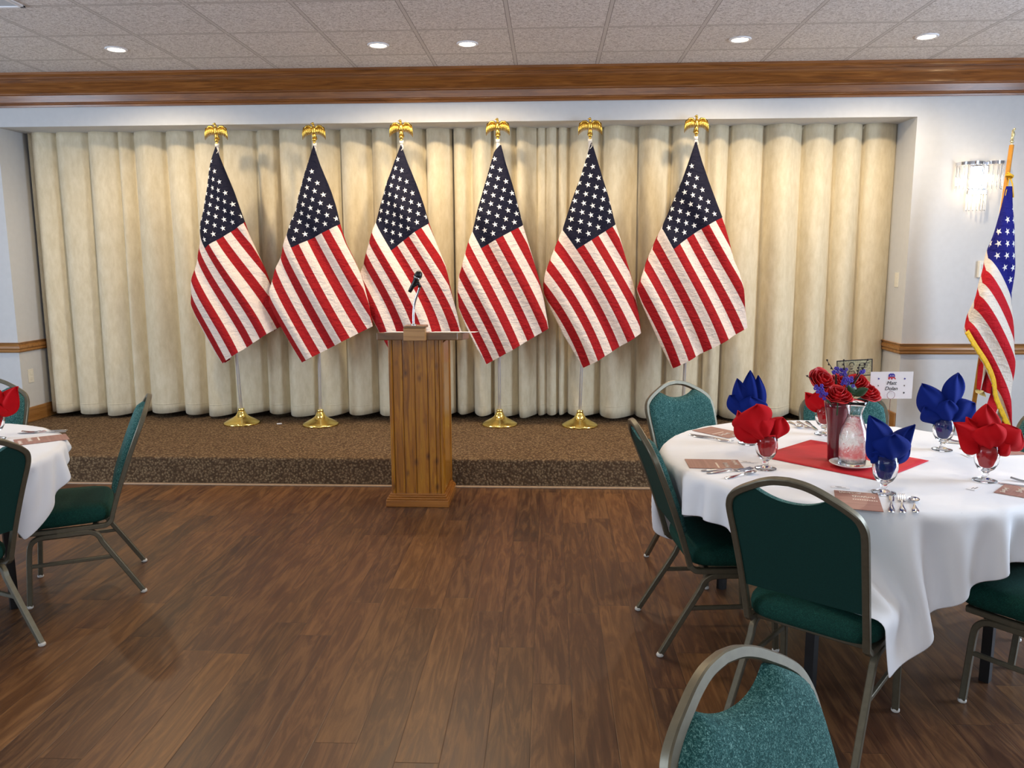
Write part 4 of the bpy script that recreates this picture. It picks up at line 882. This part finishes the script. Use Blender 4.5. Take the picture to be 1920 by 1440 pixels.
# ------------------------------------------------------------------ programmes, slips and cutlery
def programme(x, y, deg, label):
    t = thing('program_booklet', (x,y,TZ), math.radians(deg), label, 'booklet', 'brown printed programs on the tables')
    m = MB(); m.box(-.07,.07,-.105,.105,0,.002); m.build('cover', M['program'], t)
    rnd = random.Random(int(x*100)+7)
    m = MB()          # flowing script lines
    for (x0, x1, yy, am) in ((-.055,.015,.085,.006),(-.015,.058,.045,.007)):
        pts = [Vector((x0+(x1-x0)*q/40+.003*math.sin(q*1.7), yy+am*math.sin(q*1.15+yy*9)*(1+.6*math.sin(q*.37)), .0026)) for q in range(41)]; m.tube(pts, .0011, 5)
    m.build('script_title', M['cream'], t)
    m = MB()
    for q in range(11): m.box(-.015+q*.0072, -.010+q*.0072, .006, .013, .002, .0026)
    m.build('small_print', M['cream'], t)
for a_ in ((.655,3.11,-92,'brown printed program at the left edge of the right table'),(1.035,2.635,-17,'brown printed program at the front of the right table beside the cutlery'),(.80,3.70,-140,'brown printed program at the far left of the right table beneath the blue napkin'),(1.665,2.73,48,'brown printed program at the right edge of the right table by the red napkin'),(1.865,3.36,99,'brown printed program at the far right of the right table behind the red napkin'),(-2.30,3.455,128,'brown printed program on the left table')): programme(*a_)
def slip(x, y, deg, label):
    t = thing('name_slip', (x,y,TZ), math.radians(deg), label, 'paper slip', 'small white name slips'); m = MB(); m.box(-.03,.03,-.014,.014,0,.001); m.build('slip', M['white'], t)
    m = MB(); m.box(-.017,.004,.001,.004,.001,.0013); m.box(-.012,.018,-.006,-.003,.001,.0013); m.build('writing', M['ink'], t)
slip(.79,3.15,-10,'small white name slip left of the red cloth square'); slip(1.035,2.795,-18,'small white name slip behind the front program'); slip(1.50,2.80,40,'small white name slip near the red napkin on the right'); slip(1.72,3.28,90,'small white name slip near the far right blue napkin')
def bar(m, pts, ws, th):      # a flat tapering strip with thickness following pts (local along Y)
    vs = []; fs = []
    for (y, z), w_ in zip(pts, ws): vs += [(-w_,y,z),(-w_*.6,y,z+th),(w_*.6,y,z+th),(w_,y,z)]
    n = len(pts)
    for i in range(n-1):
        for k in range(4): fs.append((i*4+k, i*4+(k+1) % 4, (i+1)*4+(k+1) % 4, (i+1)*4+k))
    fs += [(3,2,1,0), tuple((n-1)*4+k for k in range(4))]; m.add(vs, fs)
def make_cutlery(kind):
    m = MB(); hd = MB()
    L = {'knife':.215,'fork':.195,'spoon':.165}[kind]; h = L*.56
    t = thing('table_'+kind, (0,0,0), 0, '', kind, 'stainless table cutlery')
    bar(m, [(0,.001),(.006,.0015),(.03,.002),(h*.6,.003),(h*.9,.004),(h,.004)], [.004,.0095,.0105,.006,.0035,.0035], .0028); m.build('handle', M['steel'], t, smooth=True, angle=50)
    if kind == 'knife': bar(hd, [(h,.004),(h+.008,.003),(h+.03,.002),(L-.03,.002),(L-.008,.002),(L,.002)], [.004,.0085,.0095,.0095,.006,.001], .0016); hd.build('blade', M['steel'], t, smooth=True, angle=50)
    elif kind == 'fork':
        bar(hd, [(h,.004),(h+.012,.006),(h+.022,.003),(h+.032,.002)], [.0035,.006,.0115,.0122], .0018)
        for q in range(4):
            x_ = -.0098+.0065*q; b0 = len(hd.v); bar(hd, [(h+.030,.002),(h+.055,.003),(L-.004,.008),(L,.0095)], [.0024,.0021,.0018,.0008], .0016)
            hd.v[b0:] = [(v[0]+x_,v[1],v[2]) for v in hd.v[b0:]]
        hd.build('tines', M['steel'], t, smooth=True, angle=50)
    else:
        bar(hd, [(h,.004),(h+.012,.004)], [.0035,.004], .002)
        cy_ = h+.010+.029
        hd.grid(lambda u, v: Vector((.0185*math.sin(PI*u/2*1)*math.cos(2*PI*v), cy_+.029*math.sin(PI*u/2)*math.sin(2*PI*v), .0095-.0075*math.cos(PI*u/2)**1.2)), 8, 28)
        hd.grid(lambda u, v: Vector((.0170*math.sin(PI*u/2*1)*math.cos(2*PI*v), cy_+.0275*math.sin(PI*u/2)*math.sin(2*PI*v), .0098-.0063*math.cos(PI*u/2)**1.2)), 8, 28)
        hd.build('bowl', M['steel'], t, smooth=True)
    return t
proto = {}; 
def cutlery(kind, x, y, deg, label):
    if kind not in proto: proto[kind] = make_cutlery(kind); o = proto[kind]; o.location = (x,y,TZ); o.rotation_euler[2] = math.radians(deg); o['label'] = label
    else: dup(proto[kind], (x,y,TZ), math.radians(deg), label)
def dirdeg(a, b): return math.degrees(math.atan2(b[1]-a[1], b[0]-a[0]))-90
for kind, a, b, lab in (
 ('knife',(1.095,2.512),(1.178,2.716),'steel knife beside the front program on the right table'),('fork',(1.130,2.511),(1.205,2.70),'steel fork lying between knife and spoon at the front of the right table'),('spoon',(1.172,2.513),(1.235,2.68),'steel spoon right of the fork at the front of the right table'),
 ('knife',(.585,3.00),(.80,3.045),'steel knife nearest the left program on the right table'),('fork',(.598,2.965),(.78,3.028),'steel fork under the left red napkin goblet'),('spoon',(.652,2.895),(.798,2.99),'steel spoon nearest the table edge at the left of the right table'),
 ('knife',(.650,3.646),(.83,3.516),'steel knife near the far left blue napkin'),('fork',(.665,3.615),(.80,3.50),'steel fork near the far left blue napkin'),
 ('spoon',(1.197,3.955),(1.203,3.80),'steel spoon leftmost at the far edge of the right table'),('fork',(1.240,3.965),(1.243,3.79),'steel fork in the middle at the far edge of the right table'),('knife',(1.284,3.965),(1.265,3.745),'steel knife at the far edge of the right table beside the red napkin goblet'),
 ('knife',(1.93,3.43),(1.735,3.53),'steel knife beside the far right blue napkin goblet'),('fork',(1.94,3.465),(1.77,3.555),'steel fork behind the far right blue napkin goblet'),
 ('knife',(1.80,2.755),(1.615,2.865),'steel knife above the program at the right edge of the right table'),('fork',(1.845,2.80),(1.70,2.905),'steel fork at the right edge of the picture on the right table'),
 ('fork',(-2.30,3.655),(-2.47,3.60),'steel fork on the left table behind the program'),('knife',(-2.285,3.62),(-2.50,3.575),'steel knife on the left table behind the program')):
    cutlery(kind, a[0], a[1], dirdeg(a, b), lab)
# ------------------------------------------------------------------ crystal wall lamp
SX, SZt = 3.305, 2.262
t = thing('crystal_wall_sconce', (SX,WY,SZt), 0, 'lit chrome wall sconce with hanging crystal rods on the right wall', 'wall lamp')
m = MB(); m.box(-.07,.07,-.012,0,-.22,.03); m.build('backplate', M['chrome'], t, bevel=.004)
def band(cx, rx, ry, z0, z1):
    mb = MB(); pts = [Vector((cx-rx*math.cos(PI*q/24), -.004-ry*math.sin(PI*q/24), (z0+z1)/2)) for q in range(25)]; h_ = (z1-z0)/2
    mb.sweep(pts, [(-.002,-h_),(.002,-h_),(.002,h_),(-.002,h_)], binormal=(0,0,1)); return mb
band(-.075,.103,.12,-.004,.020).build('upper_band', M['chrome'], t, smooth=True, angle=40)
band(.098,.080,.10,.000,.024).build('upper_band', M['chrome'], t, smooth=True, angle=40)
band(-.01,.078,.07,-.185,-.178).build('lower_band', M['chrome'], t, smooth=True, angle=40)
def rod(x, y, z0, z1):
    mb = MB(); mb.sweep([(x,y,z1),(x,y,z1-.004),(x,y,z0+.006),(x,y,z0)], [(.0055*math.cos(PI/2*q+.4), .0055*math.sin(PI/2*q+.4)) for q in range(4)], binormal=(1,0,0), scales=[.3,1,1,.3]); mb.build('crystal_rod', M['crystal'], t)
for q in range(10): a = PI*(q+.3)/10; rod(-.075-.095*math.cos(a), -.006-.11*math.sin(a), -.185, -.002)
for q in range(7): a = PI*(q+.5)/7; rod(.098-.070*math.cos(a), -.006-.09*math.sin(a), -.185, .0)
for q in range(8): a = PI*(q+.5)/8; rod(-.01-.07*math.cos(a), -.006-.062*math.sin(a), -.345, -.182)
for x_, z_ in ((-.06,-.12),(.045,-.10),(-.01,-.24)):
    m = MB(); m.lathe([(0,-.03),(.010,-.018),(.013,0),(.009,.018),(.002,.036),(0,.038)], 14, (x_,-.045,z_)); m.build('bulb', M['candle'], t, smooth=True)
    l = bpy.data.lights.new('sconce_lamp', 'POINT'); l.energy = .9; l.color = (1,.74,.45); l.shadow_soft_size = .03; lo = bpy.data.objects.new('sconce_lamp', l); COL.objects.link(lo); lo.location = (SX+x_,WY-.075,SZt+z_)
# ------------------------------------------------------------------ flag at the right wall
p1 = at(1897,272,6.0); q = at(1822,785,6.0); dv = (q-p1).normalized(); foot = p1+dv*((p1.z-.1)/-dv.z)
t = thing('flag_stand', (foot.x,foot.y,0), 0, 'fringed flag on a slanting wooden pole beside the wall sconce', 'flag'); inv = Matrix.Translation((-foot.x,-foot.y,0))
def fp(mb, name, mat, **kw): o = mb.build(name, mat, t, **kw); o.matrix_parent_inverse = inv; return o
m = MB(); m.lathe([(0,0),(.15,0),(.152,.01),(.14,.025),(.08,.05),(.04,.08),(.028,.10),(.028,.15),(0,.15)], 36, (foot.x,foot.y,0)); fp(m, 'base', M['brass'], smooth=True, angle=50)
m = MB(); m.tube([foot,p1], .0155, 14); fp(m, 'pole', M['poleoak'], smooth=True)
m = MB(); eagle(m); rot = Matrix.Rotation(1.1,3,'Z'); m.v = [tuple((rot @ Vector(v))*.72+p1) for v in m.v]; fp(m, 'eagle_finial', M['palegold'], smooth=True)
tc = [(570,625,7),(640,740,7),(668,842,7),(552,690,8),(672,930,8),(530,752,9),(675,1030,9),(510,815,10),(665,1110,10),(493,880,11),(665,1190,11),(480,925,12),(660,1270,12),(465,965,13),(510,1040,13),(560,1120,13),(585,1190,13),(600,1260,13),(650,1385,13),(592,612,6.3),(630,670,6.3),(645,733,6.3),(636,520,4.2),(655,530,3.5)]
sc = [(592,612,.1),(590,565,.067),(597,515,.033),(630,670,.167),(645,733,.233),(648,683,.2),(651,632,.167),(652,582,.133),(655,530,.1),(636,520,.067),(465,965,.30),(650,1385,.75),(675,1030,.45),(530,752,.12),(668,842,.33)]
m = flag_mesh([(640,310),(622,400),(605,480),(585,560),(570,620),(540,710),(515,790),(493,870),(466,962),(510,1040),(560,1120),(588,1190),(600,1260),(630,1330),(652,1388)], [(668,310),(672,450),(675,650),(672,850),(675,1000),(668,1150),(662,1250),(660,1330),(656,1390)], tc, sc, (1620,220), 2.4, 5.90, 1., .02, .12, .07)
fp(m, 'flag', M['flagblue'], smooth=True)
def wq(x, y, Y): return at(1620+x/2.4, 220+y/2.4, Y)
fr_ = catmull([wq(463,962,5.88),wq(500,1025,5.86),wq(552,1105,5.85),wq(583,1180,5.85),wq(594,1255,5.85),wq(622,1325,5.85),wq(654,1398,5.87)], 8)
m = MB(); wdt = .032
m.grid(lambda u, v: fr_[round(v*(len(fr_)-1))]+Vector((-.010-wdt*u*.8+.003*math.sin(v*160)*u, -.004*math.sin(v*90)*u, -wdt*u*.75+.004*math.sin(v*210)*u))+Vector((.022,0,.01)), 3, len(fr_)-1)
fp(m, 'fringe', M['fringe'], smooth=True, solid=.004)
def backcloth(pts, name, uvs, Y, mat=M['flagblue']):
    a, b, c_, d_ = [wq(*q_, Y) for q_ in pts]; m = MB()
    m.grid(lambda u, v: a.lerp(b,u).lerp(d_.lerp(c_,u), v)+Vector((0,.02*math.sin(u*8+v*3),0)), 12, 12, uvf=lambda u, v: (uvs[0], uvs[1]+(uvs[2]-uvs[1])*u))
    fp(m, name, mat, smooth=True)
backcloth([(535,1000),(610,1040),(548,1238),(508,1222)], 'flag_back_fold', (.8,10.35/13,13/13), 5.97)
backcloth([(560,1040),(640,1140),(600,1250),(552,1240)], 'flag_back_fold', (.8,12.2/13,12.8/13), 5.95)
backcloth([(600,1180),(652,1290),(640,1400),(545,1330)], 'flag_back_fold', (.7,10.1/13,12.5/13), 5.93)
backcloth([(510,1220),(548,1236),(543,1258),(504,1240)], 'pale_fringe', (0,0,0), 5.965, M['fringepale'])
# gold cord knotted under the eagle
k0 = wq(655,262,5.96); m = MB()
for q in range(3):
    R2 = Matrix.Rotation(q*.9, 3, 'Z') @ Matrix.Rotation(.5*q, 3, 'X'); m.tube([k0+R2 @ Vector((.022*math.cos(2*PI*j/16), .022*math.sin(2*PI*j/16), .006*math.sin(4*PI*j/16))) for j in range(16)], .006, 7, closed=True)
m.tube([k0, wq(648,300,5.92), wq(636,352,5.88)], .0028, 6); m.tube([k0, wq(668,300,5.93), wq(672,360,5.9)], .005, 6)
fp(m, 'cord', M['cord'], smooth=True)
bpy.context.view_layer.update()
